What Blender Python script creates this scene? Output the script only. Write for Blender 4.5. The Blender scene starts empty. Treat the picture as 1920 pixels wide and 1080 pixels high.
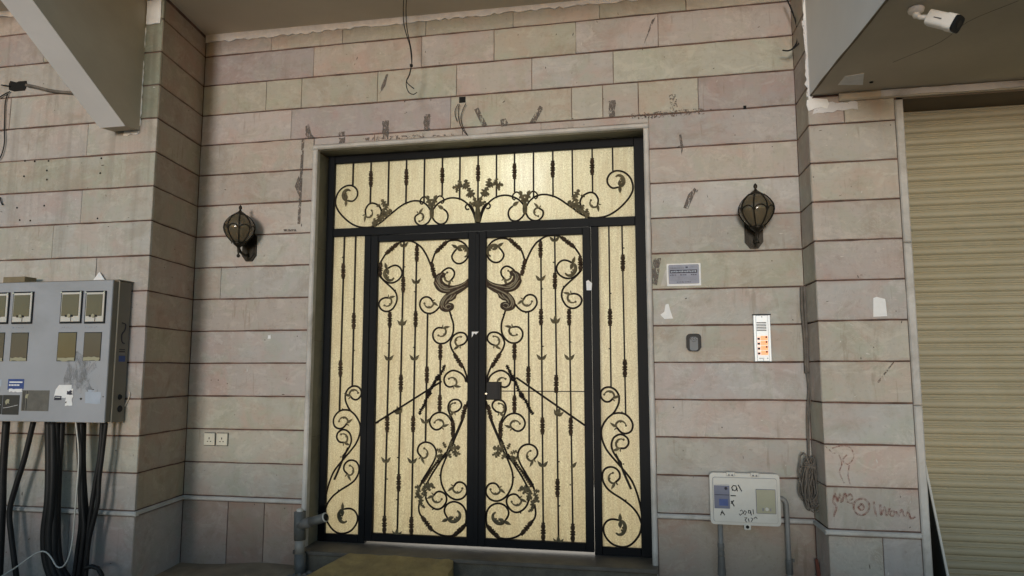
import bpy, bmesh, math, random
from mathutils import Vector, Matrix, noise as mnoise
random.seed(7)
R = math.radians
S = bpy.context.scene
COL = S.collection

# ------------------------------------------------------------------ camera
cam_d = bpy.data.cameras.new("camera"); cam = bpy.data.objects.new("camera", cam_d); COL.objects.link(cam)
cam_d.sensor_width = 36.0
cam_d.lens = 1352.97 / 1920 * 36.0
cam_d.clip_start = 0.05; cam_d.clip_end = 400
cam.location = (0.9086, -5.0498, 0.9415)
cam.rotation_euler = (R(90 + 6.560), 0.0, R(11.5315))
S.camera = cam

# ------------------------------------------------------------------ light
SUN_AZ = 1.5      # degrees to the left of the wall normal
SUN_EL = 2.5
world = bpy.data.worlds.new("World"); S.world = world; world.use_nodes = True
wn = world.node_tree.nodes; wl = world.node_tree.links
bg = wn.get("Background") or wn.new("ShaderNodeBackground")
sky = wn.new("ShaderNodeTexSky"); sky.sky_type = 'NISHITA'; sky.sun_disc = False
sky.sun_elevation = R(SUN_EL); sky.sun_rotation = R(180 + SUN_AZ)
sky.air_density = 0.85; sky.dust_density = 0.22; sky.ozone_density = 1.8
wl.new(sky.outputs[0], bg.inputs[0]); bg.inputs[1].default_value = 0.15
sun_d = bpy.data.lights.new("sun", 'SUN'); sun = bpy.data.objects.new("sun", sun_d); COL.objects.link(sun)
sun_d.energy = 0.66; sun_d.angle = R(11); sun_d.color = (1.0, 0.99, 0.955)
sd = Vector((math.sin(R(SUN_AZ)) * math.cos(R(SUN_EL)), math.cos(R(SUN_AZ)) * math.cos(R(SUN_EL)), -math.sin(R(SUN_EL))))
sun.rotation_euler = sd.to_track_quat('-Z', 'Y').to_euler(); sun.location = (-3, -9, 3)
S.view_settings.view_transform = 'Standard'; S.view_settings.look = 'None'
S.view_settings.gamma = 1.0; S.view_settings.use_curve_mapping = False
S.view_settings.exposure = 1.0

# ------------------------------------------------------------------ node helpers
def mat_new(name):
    m = bpy.data.materials.new(name); m.use_nodes = True
    nt = m.node_tree; b = nt.nodes.get("Principled BSDF")
    return m, nt, b
def nd(nt, t, **kw):
    n = nt.nodes.new(t)
    for k, v in kw.items(): setattr(n, k, v)
    return n
def noise(nt, vec, scale, detail=4, rough=0.55, dist=0.0):
    n = nd(nt, "ShaderNodeTexNoise"); n.inputs['Scale'].default_value = scale
    n.inputs['Detail'].default_value = detail; n.inputs['Roughness'].default_value = rough
    n.inputs['Distortion'].default_value = dist
    nt.links.new(vec, n.inputs['Vector']); return n.outputs[0]
def ramp(nt, fac, stops):
    r = nd(nt, "ShaderNodeValToRGB"); e = r.color_ramp.elements
    while len(e) < len(stops): e.new(0.5)
    for i, (p, c) in enumerate(stops):
        e[i].position = p
        e[i].color = (c, c, c, 1) if isinstance(c, (int, float)) else (*c, 1)
    nt.links.new(fac, r.inputs[0]); return r.outputs[0]
def mix(nt, fac, a, b, mode='MIX'):
    n = nd(nt, "ShaderNodeMix", data_type='RGBA', blend_type=mode)
    for s, v in ((0, fac), (6, a), (7, b)):
        if isinstance(v, (int, float)): n.inputs[s].default_value = v
        elif isinstance(v, tuple): n.inputs[s].default_value = (*v, 1)
        else: nt.links.new(v, n.inputs[s])
    return n.outputs[2]
def math_n(nt, op, a, b=0.0, c=0.0):
    n = nd(nt, "ShaderNodeMath", operation=op)
    for i, v in enumerate((a, b, c)):
        if isinstance(v, (int, float)): n.inputs[i].default_value = v
        else: nt.links.new(v, n.inputs[i])
    return n.outputs[0]
def mapping(nt, vec, scale=(1, 1, 1), loc=(0, 0, 0)):
    n = nd(nt, "ShaderNodeMapping"); n.inputs['Scale'].default_value = scale; n.inputs['Location'].default_value = loc
    nt.links.new(vec, n.inputs['Vector']); return n.outputs[0]
def bump(nt, b, h, strength=0.3, dist=0.01):
    n = nd(nt, "ShaderNodeBump"); n.inputs['Strength'].default_value = strength; n.inputs['Distance'].default_value = dist
    nt.links.new(h, n.inputs['Height']); nt.links.new(n.outputs[0], b.inputs['Normal']); return n
def wpos(nt):
    return nd(nt, "ShaderNodeNewGeometry").outputs['Position']
M = {}

def plain(name, col, rough=0.6, metal=0.0, var=0.18, scale=18, bmp=0.15, coat=0.0, dirt=None):
    """worn single-colour surface: blotchy value variation, speckle and a little relief"""
    m, nt, b = mat_new(name); p = wpos(nt)
    n1 = noise(nt, p, scale * 0.25, 5, 0.6); n2 = noise(nt, p, scale * 4, 3, 0.6)
    dk = tuple(c * (1 - var) for c in col); lt = tuple(min(1, c * (1 + var)) for c in col)
    c = mix(nt, ramp(nt, n1, [(0.3, 0.0), (0.7, 1.0)]), dk, lt)
    c = mix(nt, math_n(nt, 'MULTIPLY', ramp(nt, n2, [(0.45, 0.0), (0.8, 1.0)]), 0.35), c, dk)
    if dirt:
        n3 = noise(nt, p, scale * 0.12, 6, 0.7, 0.5)
        c = mix(nt, math_n(nt, 'MULTIPLY', ramp(nt, n3, [(0.48, 0.0), (0.68, 1.0)]), 0.6), c, dirt)
    nt.links.new(c, b.inputs['Base Color'])
    b.inputs['Roughness'].default_value = rough; b.inputs['Metallic'].default_value = metal
    if coat: b.inputs['Coat Weight'].default_value = coat
    bump(nt, b, n2, bmp, 0.004)
    M[name] = m; return m

# --- limestone cladding: colour of each stone comes from its object colour
def stone_mat(name, streak=0.0):
    m, nt, b = mat_new(name)
    oi = nd(nt, "ShaderNodeObjectInfo"); tc = nd(nt, "ShaderNodeTexCoord")
    p = wpos(nt)
    off = nd(nt, "ShaderNodeVectorMath", operation='SCALE'); off.inputs[0].default_value = (37.0, 21.0, 11.0)
    nt.links.new(oi.outputs['Random'], off.inputs['Scale'])
    ad = nd(nt, "ShaderNodeVectorMath", operation='ADD'); nt.links.new(p, ad.inputs[0]); nt.links.new(off.outputs[0], ad.inputs[1])
    v = ad.outputs[0]
    base = oi.outputs['Color']
    # each stone drifts between its own tint and a pinkish and a greenish-grey bed
    big = noise(nt, mapping(nt, v, (1.0, 1.0, 1.3)), 2.3, 5, 0.62, 0.6)
    big2 = noise(nt, mapping(nt, v, (1, 1, 1), (5, 3, 9)), 3.4, 4, 0.6, 0.9)
    pink = mix(nt, 1.0, base, (1.05, 0.915, 0.88), 'MULTIPLY')
    green = mix(nt, 1.0, base, (0.93, 0.985, 0.915), 'MULTIPLY')
    c = mix(nt, ramp(nt, big, [(0.46, 0.0), (0.60, 1.0)]), base, pink)
    c = mix(nt, math_n(nt, 'MULTIPLY', ramp(nt, big2, [(0.50, 0.0), (0.62, 1.0)]), 0.8), c, green)
    # vertical bedding bands (sawn stone) with fairly crisp borders
    bands = noise(nt, mapping(nt, v, (1.0, 1.0, 0.10)), 4.0, 2, 0.5, 0.15)
    c = mix(nt, math_n(nt, 'MULTIPLY', ramp(nt, bands, [(0.50, 0.0), (0.53, 1.0)]), 0.30), c, mix(nt, 1.0, base, (1.10, 1.08, 1.06), 'MULTIPLY'))
    bands2 = noise(nt, mapping(nt, v, (1.0, 1.0, 0.16), (4, 4, 4)), 7.0, 2, 0.5, 0.3)
    c = mix(nt, math_n(nt, 'MULTIPLY', ramp(nt, bands2, [(0.58, 0.0), (0.62, 1.0)]), 0.22), c, mix(nt, 1.0, base, (0.80, 0.78, 0.72), 'MULTIPLY'))
    # reddish stain creeping in from the joints
    sx = nd(nt, "ShaderNodeSeparateXYZ"); nt.links.new(tc.outputs['Generated'], sx.inputs[0])
    dz = math_n(nt, 'ABSOLUTE', math_n(nt, 'SUBTRACT', sx.outputs[2], 0.5))
    e = math_n(nt, 'ADD', dz, math_n(nt, 'MULTIPLY', noise(nt, v, 6.0, 5, 0.7, 0.5), 0.42))
    e2 = ramp(nt, e, [(0.64, 0.0), (0.76, 1.0)])
    c = mix(nt, math_n(nt, 'MULTIPLY', e2, 0.62), c, mix(nt, 1.0, base, (0.92, 0.70, 0.65), 'MULTIPLY'))
    # clouds of pale lime scale and of brown soiling
    cl1 = noise(nt, mapping(nt, v, (1.0, 1.0, 1.6), (2, 8, 1)), 4.5, 8, 0.72, 1.2)
    c = mix(nt, math_n(nt, 'MULTIPLY', ramp(nt, cl1, [(0.53, 0.0), (0.60, 1.0)]), 0.55), c, mix(nt, 1.0, base, (1.22, 1.22, 1.20), 'MULTIPLY'))
    cl2 = noise(nt, mapping(nt, v, (1.0, 1.0, 1.0), (7, 1, 3)), 3.1, 8, 0.70, 0.8)
    c = mix(nt, math_n(nt, 'MULTIPLY', ramp(nt, cl2, [(0.53, 0.0), (0.66, 1.0)]), 0.60), c, mix(nt, 1.0, base, (0.76, 0.70, 0.62), 'MULTIPLY'))
    # grime specks, pits and scratches
    fine = noise(nt, v, 38, 6, 0.75)
    c = mix(nt, math_n(nt, 'MULTIPLY', ramp(nt, fine, [(0.55, 0.0), (0.70, 1.0)]), 0.45), c, mix(nt, 1.0, base, (0.62, 0.58, 0.52), 'MULTIPLY'))
    vein = noise(nt, v, 2.6, 6, 0.75, 1.8)
    vl = ramp(nt, math_n(nt, 'ABSOLUTE', math_n(nt, 'SUBTRACT', vein, 0.5)), [(0.0, 1.0), (0.012, 0.0)])
    vm = ramp(nt, noise(nt, v, 1.7, 2), [(0.48, 0.0), (0.58, 1.0)])
    c = mix(nt, math_n(nt, 'MULTIPLY', math_n(nt, 'MULTIPLY', vl, vm), 0.7), c, mix(nt, 1.0, base, (1.25, 1.22, 1.18), 'MULTIPLY'))
    sc1 = noise(nt, mapping(nt, v, (1.0, 1.0, 9.0), (3, 3, 3)), 5.0, 6, 0.7, 0.7)
    c = mix(nt, math_n(nt, 'MULTIPLY', ramp(nt, sc1, [(0.56, 0.0), (0.64, 1.0)]), 0.25), c, mix(nt, 1.0, base, (0.84, 0.78, 0.72), 'MULTIPLY'))
    drip = noise(nt, mapping(nt, v, (1.0, 1.0, 0.12), (9, 3, 1)), 26.0, 3, 0.6, 0.3)
    dm = ramp(nt, noise(nt, v, 2.0, 2), [(0.50, 0.0), (0.60, 1.0)])
    c = mix(nt, math_n(nt, 'MULTIPLY', math_n(nt, 'MULTIPLY', ramp(nt, drip, [(0.60, 0.0), (0.68, 1.0)]), dm), 0.5), c, mix(nt, 1.0, base, (0.66, 0.60, 0.52), 'MULTIPLY'))
    vo = nd(nt, "ShaderNodeTexVoronoi"); vo.inputs['Scale'].default_value = 13.0; nt.links.new(v, vo.inputs['Vector'])
    pit = ramp(nt, vo.outputs['Distance'], [(0.045, 1.0), (0.08, 0.0)])
    pm = ramp(nt, noise(nt, v, 1.1, 2), [(0.55, 0.0), (0.60, 1.0)])
    c = mix(nt, math_n(nt, 'MULTIPLY', math_n(nt, 'MULTIPLY', pit, pm), 0.8), c, (0.05, 0.045, 0.035))
    if streak:
        st = noise(nt, mapping(nt, p, (1, 1, 0.05)), 9.0, 3, 0.6, 0.2)
        c = mix(nt, math_n(nt, 'MULTIPLY', ramp(nt, st, [(0.53, 0.0), (0.66, 1.0)]), streak), c, mix(nt, 1.0, base, (0.62, 0.60, 0.55), 'MULTIPLY'))
    nt.links.new(c, b.inputs['Base Color'])
    nt.links.new(ramp(nt, big, [(0.3, 0.45), (0.7, 0.75)]), b.inputs['Roughness'])
    b.inputs['Specular IOR Level'].default_value = 0.3
    hh = math_n(nt, 'ADD', math_n(nt, 'MULTIPLY', fine, 0.35), noise(nt, v, 7, 5, 0.6))
    bump(nt, b, hh, 0.5, 0.008)
    M[name] = m
stone_mat('limestone'); stone_mat('limestone_streaked', 0.45)

plain('mortar', (0.150, 0.090, 0.072), 0.95, var=0.5, scale=30, bmp=0.6, dirt=(0.040, 0.032, 0.026))
plain('white_plaster', (0.88, 0.88, 0.87), 0.85, var=0.10, scale=60, bmp=0.6)
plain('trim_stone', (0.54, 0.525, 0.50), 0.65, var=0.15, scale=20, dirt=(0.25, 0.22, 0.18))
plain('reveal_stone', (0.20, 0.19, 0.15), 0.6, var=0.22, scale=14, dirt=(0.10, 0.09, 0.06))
plain('ceiling_paint', (0.72, 0.66, 0.54), 0.85, var=0.09, scale=4, bmp=0.1)
plain('soffit_paint', (0.56, 0.50, 0.40), 0.85, var=0.10, scale=5, bmp=0.15, dirt=(0.46, 0.38, 0.29))
plain('soffit_paint_lit', (0.80, 0.81, 0.84), 0.8, var=0.08, scale=5, bmp=0.15)  # same paint as the soffit, lightened: light on these faces put into colour
plain('sill_stone', (0.13, 0.115, 0.095), 0.55, var=0.25, scale=25, dirt=(0.07, 0.06, 0.05))
plain('riser_stone', (0.15, 0.135, 0.105), 0.75, var=0.3, scale=40, dirt=(0.085, 0.075, 0.055), bmp=0.8)
plain('ochre_cement', (0.40, 0.295, 0.120), 0.95, var=0.25, scale=26, bmp=1.0, dirt=(0.22, 0.165, 0.085))
plain('floor_cement', (0.31, 0.245, 0.165), 0.9, var=0.25, scale=16, bmp=0.5, dirt=(0.15, 0.12, 0.085))
plain('rubble', (0.20, 0.19, 0.18), 0.95, var=0.4, scale=60, bmp=0.8)
plain('black_frame', (0.005, 0.0065, 0.0085), 0.5, var=0.3, scale=10, bmp=0.08)
plain('black_iron', (0.016, 0.012, 0.011), 0.5, var=0.3, scale=60, bmp=0.2)
plain('bronzed_iron', (0.060, 0.040, 0.026), 0.5, metal=0.2, var=0.45, scale=120, bmp=0.7)
plain('patina_leaf', (0.135, 0.115, 0.068), 0.55, metal=0.2, var=0.45, scale=120, bmp=0.7)
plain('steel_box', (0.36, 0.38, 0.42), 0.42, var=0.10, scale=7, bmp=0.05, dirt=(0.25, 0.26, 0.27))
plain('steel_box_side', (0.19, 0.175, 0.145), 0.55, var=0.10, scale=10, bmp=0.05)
plain('bare_edge', (0.55, 0.50, 0.42), 0.5, var=0.1)
plain('black_rubber', (0.014, 0.014, 0.015), 0.5, var=0.3, scale=30, bmp=0.1)
plain('grey_rubber', (0.16, 0.155, 0.145), 0.6, var=0.3, scale=30, bmp=0.2)
plain('white_plastic', (0.62, 0.61, 0.57), 0.4, var=0.08, scale=14, bmp=0.03, dirt=(0.50, 0.47, 0.40))
plain('camera_white', (0.86, 0.86, 0.87), 0.35, var=0.04, scale=14, bmp=0.03)
plain('socket_plastic', (0.66, 0.64, 0.54), 0.4, var=0.08, scale=30, bmp=0.03)
plain('void_black', (0.006, 0.006, 0.006), 0.9, var=0.2)
plain('meter_glass', (0.135, 0.118, 0.078), 0.12, var=0.15, scale=8, bmp=0.02)
plain('meter_glass_grey', (0.095, 0.088, 0.080), 0.15, var=0.2, scale=8, bmp=0.02)
plain('vent_mesh', (0.13, 0.125, 0.11), 0.6, var=0.2, scale=80, bmp=0.3)
plain('gasket', (0.015, 0.018, 0.022), 0.5, var=0.2)
plain('cream_plastic', (0.36, 0.35, 0.25), 0.3, var=0.1, scale=10, bmp=0.03)
plain('blue_window', (0.15, 0.165, 0.24), 0.25, var=0.15, scale=20, bmp=0.03)
plain('conduit_grey', (0.25, 0.245, 0.235), 0.5, var=0.2, scale=25, bmp=0.15)
plain('grey_pipe', (0.12, 0.125, 0.12), 0.5, var=0.25, scale=20, bmp=0.15, dirt=(0.16, 0.15, 0.13))
plain('pale_pipe', (0.32, 0.30, 0.27), 0.5, var=0.15, scale=20, bmp=0.15)
plain('paper_white', (0.84, 0.85, 0.86), 0.8, var=0.06, scale=60, bmp=0.3)
plain('sticker_blue', (0.27, 0.29, 0.37), 0.5, var=0.1, scale=60)
plain('ink_dark', (0.035, 0.035, 0.055), 0.7, var=0.3, scale=60)
plain('ink_grey', (0.24, 0.24, 0.27), 0.7, var=0.2, scale=60)
plain('marker_black', (0.02, 0.02, 0.02), 0.6, var=0.2)
plain('blue_print', (0.035, 0.075, 0.26), 0.5, var=0.2, scale=40)
plain('pale_blue_print', (0.40, 0.46, 0.55), 0.5, var=0.1, scale=40)
plain('panel_metal', (0.44, 0.48, 0.51), 0.35, metal=0.3, var=0.06, scale=20, bmp=0.03)
plain('lock_grey', (0.20, 0.21, 0.225), 0.6, metal=0.0, var=0.08, scale=40, bmp=0.03)
plain('lock_black', (0.009, 0.009, 0.010), 0.45, var=0.1)
plain('chrome', (0.7, 0.7, 0.7), 0.2, metal=1.0, var=0.05)
plain('shutter_paint', (0.370, 0.335, 0.235), 0.55, var=0.07, scale=10, bmp=0.02, dirt=(0.34, 0.30, 0.19))
plain('shutter_dark', (0.10, 0.085, 0.055), 0.7, var=0.10)
plain('lintel_brown', (0.16, 0.125, 0.085), 0.8, var=0.1)
plain('red_brick', (0.19, 0.065, 0.045), 0.9, var=0.2, scale=50, bmp=0.4)
plain('board_dark', (0.045, 0.045, 0.04), 0.8, var=0.2)
plain('chip_dark', (0.10, 0.085, 0.07), 0.9, var=0.3, scale=60)
plain('chip_pale', (0.60, 0.58, 0.54), 0.9, var=0.2, scale=60)
plain('leaf_highlight', (0.30, 0.255, 0.17), 0.5, metal=0.2, var=0.35, scale=120, bmp=0.5)  # pale vein colour, paints in the highlights on the acanthus relief
plain('cloth_grey', (0.17, 0.15, 0.13), 0.9, var=0.35, scale=70, bmp=0.5)
plain('wood_block', (0.22, 0.18, 0.11), 0.8, var=0.2, scale=40)
plain('lantern_iron', (0.026, 0.022, 0.016), 0.40, metal=0.6, var=0.4, scale=70, bmp=0.5)
plain('hall_paint', (0.75, 0.73, 0.68), 0.8, var=0.03)
plain('asphalt', (0.34, 0.31, 0.26), 0.95, var=0.3, scale=20, bmp=0.6)
plain('tape_pale', (0.52, 0.50, 0.46), 0.8, var=0.12, scale=80)
plain('red_marker', (0.34, 0.125, 0.09), 0.8, var=0.35, scale=50)

for n_, s_ in (('black_frame', 0.12), ('black_iron', 0.12), ('lock_black', 0.2), ('gasket', 0.2), ('bronzed_iron', 0.25), ('patina_leaf', 0.3), ('black_rubber', 0.25)):
    M[n_].node_tree.nodes['Principled BSDF'].inputs['Specular IOR Level'].default_value = s_

def residue_mat(name, col, thr=0.48, scale=45, stretch=(1, 1, 1), soft=0.06, amax=0.9):
    """old adhesive or dirt: patchy, lets the stone show through"""
    m, nt, b = mat_new(name); p = wpos(nt)
    n = noise(nt, mapping(nt, p, stretch), scale, 5, 0.7, 0.6)
    b.inputs['Base Color'].default_value = (*col, 1); b.inputs['Roughness'].default_value = 0.9
    nt.links.new(ramp(nt, n, [(thr, 0.0), (thr + soft, amax)]), b.inputs['Alpha'])
    M[name] = m
residue_mat('adhesive_brown', (0.18, 0.155, 0.14), 0.40, 60, (1, 1, 0.45), 0.16, 0.78)
residue_mat('adhesive_grey', (0.21, 0.17, 0.145), 0.50, 45, (1, 1, 1), 0.12, 0.7)
residue_mat('red_wash', (0.36, 0.095, 0.065), 0.40, 50, (1, 1, 1), 0.25, 0.62)
residue_mat('dirt_film', (0.12, 0.12, 0.11), 0.45, 14, (1, 1, 0.6), 0.3, 0.35)
residue_mat('plaster_smear', (0.74, 0.73, 0.74), 0.36, 34)

# --- obscured amber glass, lit from the hall behind
def door_glass():
    m, nt, b = mat_new('obscured_glass'); nt.nodes.remove(b)
    out = nt.nodes.get("Material Output"); p = wpos(nt)
    g = noise(nt, mapping(nt, p, (1, 1, 0.7)), 140, 5, 0.8, 0.3)
    g2 = noise(nt, mapping(nt, p, (3.0, 1, 0.25)), 14, 4, 0.7)
    col = mix(nt, ramp(nt, g, [(0.36, 0.0), (0.62, 1.0)]), (0.52, 0.462, 0.305), (1.0, 0.955, 0.765))
    col = mix(nt, math_n(nt, 'MULTIPLY', ramp(nt, g2, [(0.40, 0.0), (0.64, 1.0)]), 0.45), col, (0.58, 0.48, 0.31))
    bp = nd(nt, "ShaderNodeBump"); bp.inputs['Strength'].default_value = 0.6; bp.inputs['Distance'].default_value = 0.004
    nt.links.new(g, bp.inputs['Height'])
    tr = nd(nt, "ShaderNodeBsdfTranslucent"); nt.links.new(col, tr.inputs[0]); nt.links.new(bp.outputs[0], tr.inputs['Normal'])
    rf = nd(nt, "ShaderNodeBsdfRefraction"); rf.inputs['Roughness'].default_value = 0.85; rf.inputs['IOR'].default_value = 1.18
    rf.inputs[0].default_value = (0.92, 0.94, 1.0, 1); nt.links.new(bp.outputs[0], rf.inputs['Normal'])
    gl = nd(nt, "ShaderNodeBsdfGlossy"); gl.inputs['Roughness'].default_value = 0.35; nt.links.new(bp.outputs[0], gl.inputs['Normal'])
    a = nd(nt, "ShaderNodeMixShader"); a.inputs[0].default_value = 0.12
    nt.links.new(tr.outputs[0], a.inputs[1]); nt.links.new(rf.outputs[0], a.inputs[2])
    c = nd(nt, "ShaderNodeMixShader"); c.inputs[0].default_value = 0.05
    nt.links.new(a.outputs[0], c.inputs[1]); nt.links.new(gl.outputs[0], c.inputs[2])
    nt.links.new(c.outputs[0], out.inputs[0]); M['obscured_glass'] = m
door_glass()
def smoked():
    m, nt, b = mat_new('smoked_glass')
    b.inputs['Base Color'].default_value = (0.20, 0.165, 0.11, 1); b.inputs['Roughness'].default_value = 0.06
    b.inputs['Transmission Weight'].default_value = 0.45; b.inputs['IOR'].default_value = 1.45
    p = wpos(nt); bump(nt, b, noise(nt, p, 60, 3), 0.3, 0.003); M['smoked_glass'] = m
smoked()
def emis(name, col, s):
    m, nt, b = mat_new(name); b.inputs['Base Color'].default_value = (*col, 1)
    b.inputs['Emission Color'].default_value = (*col, 1); b.inputs['Emission Strength'].default_value = s; M[name] = m
emis('lit_label', (1.0, 0.36, 0.15), 0.42); emis('lit_label_pale', (1.0, 0.60, 0.48), 0.35)

# ------------------------------------------------------------------ mesh helpers
class MB:
    def __init__(s): s.v = []; s.f = []
    def add(s, vs, fs):
        o = len(s.v); s.v += [tuple(v) for v in vs]; s.f += [tuple(i + o for i in f) for f in fs]; return s
    def box(s, x0, x1, y0, y1, z0, z1):
        return s.add([(x0, y0, z0), (x1, y0, z0), (x1, y1, z0), (x0, y1, z0), (x0, y0, z1), (x1, y0, z1), (x1, y1, z1), (x0, y1, z1)],
                     [(0, 3, 2, 1), (4, 5, 6, 7), (0, 1, 5, 4), (1, 2, 6, 5), (2, 3, 7, 6), (3, 0, 4, 7)])
    def cbox(s, x0, x1, y0, y1, z0, z1, c=0.003):
        """box with its front (low y) edges chamfered"""
        vs = [(x0, y1, z0), (x1, y1, z0), (x1, y1, z1), (x0, y1, z1), (x0, y0 + c, z0), (x1, y0 + c, z0), (x1, y0 + c, z1), (x0, y0 + c, z1),
              (x0 + c, y0, z0 + c), (x1 - c, y0, z0 + c), (x1 - c, y0, z1 - c), (x0 + c, y0, z1 - c)]
        return s.add(vs, [(0, 3, 2, 1), (8, 9, 10, 11), (4, 5, 9, 8), (5, 6, 10, 9), (6, 7, 11, 10), (7, 4, 8, 11),
                          (0, 1, 5, 4), (1, 2, 6, 5), (2, 3, 7, 6), (3, 0, 4, 7)])
    def tube(s, pts, r, n=8, cap=True):
        pts = [Vector(p) for p in pts]; N = len(pts)
        rr = r if isinstance(r, (list, tuple)) else [r] * N
        up = None; rings = []
        for i, p in enumerate(pts):
            t = (pts[min(i + 1, N - 1)] - pts[max(i - 1, 0)])
            if t.length < 1e-9: t = Vector((0, 0, 1))
            t.normalize()
            if up is None:
                up = Vector((0, 1, 0)) if abs(t.y) < 0.9 else Vector((1, 0, 0))
            a = (up - t * up.dot(t)).normalized(); up = a; b = t.cross(a)
            rings.append([p + (a * math.cos(2 * math.pi * k / n + math.pi / n) + b * math.sin(2 * math.pi * k / n + math.pi / n)) * rr[i] for k in range(n)])
        o = len(s.v); s.v += [tuple(v) for g in rings for v in g]
        for i in range(N - 1):
            for k in range(n):
                s.f.append((o + i * n + k, o + i * n + (k + 1) % n, o + (i + 1) * n + (k + 1) % n, o + (i + 1) * n + k))
        if cap:
            s.f.append(tuple(o + k for k in range(n))[::-1]); s.f.append(tuple(o + (N - 1) * n + k for k in range(n)))
        return s
    def lathe(s, prof, c, axis=(0, 0, 1), n=12, flute=0.0):
        """prof = [(distance along axis, radius)]"""
        ax = Vector(axis).normalized(); a = ax.orthogonal().normalized(); b = ax.cross(a); c = Vector(c); o = len(s.v)
        for h, r in prof:
            for k in range(n):
                q = r * (1 + flute * (1 if k % 2 else -1)); w = 2 * math.pi * k / n
                s.v.append(tuple(c + ax * h + (a * math.cos(w) + b * math.sin(w)) * q))
        for i in range(len(prof) - 1):
            for k in range(n):
                s.f.append((o + i * n + k, o + i * n + (k + 1) % n, o + (i + 1) * n + (k + 1) % n, o + (i + 1) * n + k))
        s.f.append(tuple(o + k for k in range(n))[::-1]); s.f.append(tuple(o + (len(prof) - 1) * n + k for k in range(n)))
        return s
    def prism(s, outline, y0, y1):
        """outline in (x, z), extruded from y0 (front) to y1"""
        n = len(outline); o = len(s.v)
        area = sum(outline[i][0] * outline[(i + 1) % n][1] - outline[(i + 1) % n][0] * outline[i][1] for i in range(n))
        if area < 0: outline = outline[::-1]
        s.v += [(x, y0, z) for x, z in outline] + [(x, y1, z) for x, z in outline]
        s.f.append(tuple(o + i for i in range(n))); s.f.append(tuple(o + n + i for i in range(n))[::-1])
        for i in range(n):
            j = (i + 1) % n; s.f.append((o + i, o + n + i, o + n + j, o + j))
        return s
    def ridge(s, outline, y0, h, y1=None):
        """leaf-like piece: outline in (x, z) at y0, apex line pulled forward by h"""
        n = len(outline); cx = sum(p[0] for p in outline) / n; cz = sum(p[1] for p in outline) / n; o = len(s.v)
        area = sum(outline[i][0] * outline[(i + 1) % n][1] - outline[(i + 1) % n][0] * outline[i][1] for i in range(n))
        if area < 0: outline = outline[::-1]
        y1 = y0 + h * 0.6 if y1 is None else y1
        s.v += [(x, y0, z) for x, z in outline] + [(cx + (x - cx) * 0.5, y0 - h, cz + (z - cz) * 0.5) for x, z in outline] + [(x, y1, z) for x, z in outline]
        for i in range(n):
            j = (i + 1) % n
            s.f.append((o + i, o + j, o + n + j, o + n + i)); s.f.append((o + 2 * n + i, o + 2 * n + j, o + j, o + i))
        s.f.append(tuple(o + n + i for i in range(n))); s.f.append(tuple(o + 2 * n + i for i in range(n))[::-1])
        return s
    def build(s, name, mat, parent=None, smooth=False, fix=True):
        me = bpy.data.meshes.new(name); me.from_pydata(s.v, [], s.f); me.update()
        if fix:
            bm = bmesh.new(); bm.from_mesh(me); bmesh.ops.recalc_face_normals(bm, faces=bm.faces[:]); bm.to_mesh(me); bm.free()
        if isinstance(mat, str): mat = M[mat]
        me.materials.append(mat)
        if smooth:
            for p in me.polygons: p.use_smooth = True
        o = bpy.data.objects.new(name, me); COL.objects.link(o)
        if parent is not None: put(o, parent)
        return o
def put(o, parent):
    o.parent = parent; o.matrix_parent_inverse = Matrix.Translation(-Vector(parent.location))
def thing(name, label, cat, loc=(0, 0, 0), group=None, kind=None):
    o = bpy.data.objects.new(name, None); COL.objects.link(o); o.location = loc; o.empty_display_size = 0.1
    return tag(o, label, cat, group, kind)
def tag(o, label=None, cat=None, group=None, kind=None):
    if label: o['label'] = label
    if cat: o['category'] = cat
    if group: o['group'] = group
    if kind: o['kind'] = kind
    return o
def spline(pts, step=0.012):
    """smooth centripetal-like curve through points of any dimension"""
    pts = [Vector(p) for p in pts]; out = []
    P = [pts[0] * 2 - pts[1]] + pts + [pts[-1] * 2 - pts[-2]]
    for i in range(1, len(P) - 2):
        a, b, c, d = P[i - 1:i + 3]; n = max(1, int((c - b).length / step))
        for k in range(n):
            t = k / n
            out.append(0.5 * ((2 * b) + (c - a) * t + (2 * a - 5 * b + 4 * c - d) * t * t + (3 * b - a - 3 * c + d) * t ** 3))
    out.append(pts[-1]); return out
def jag(x0, x1, z0, z1, amp=0.01, step=0.03, seed=0, sides='tblr'):
    """rectangle outline in (x, z) with ragged edges"""
    rnd = random.Random(seed); o = []
    def run(ax, a, b, fixed, on):
        n = max(2, int(abs(b - a) / step))
        for k in range(n):
            t = a + (b - a) * k / n; w = rnd.uniform(-amp, amp) if on else 0
            o.append((t, fixed + w) if ax == 'x' else (fixed + w, t))
    run('x', x0, x1, z0, 'b' in sides); run('z', z0, z1, x1, 'r' in sides)
    run('x', x1, x0, z1, 't' in sides); run('z', z1, z0, x0, 'l' in sides)
    return o
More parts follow.
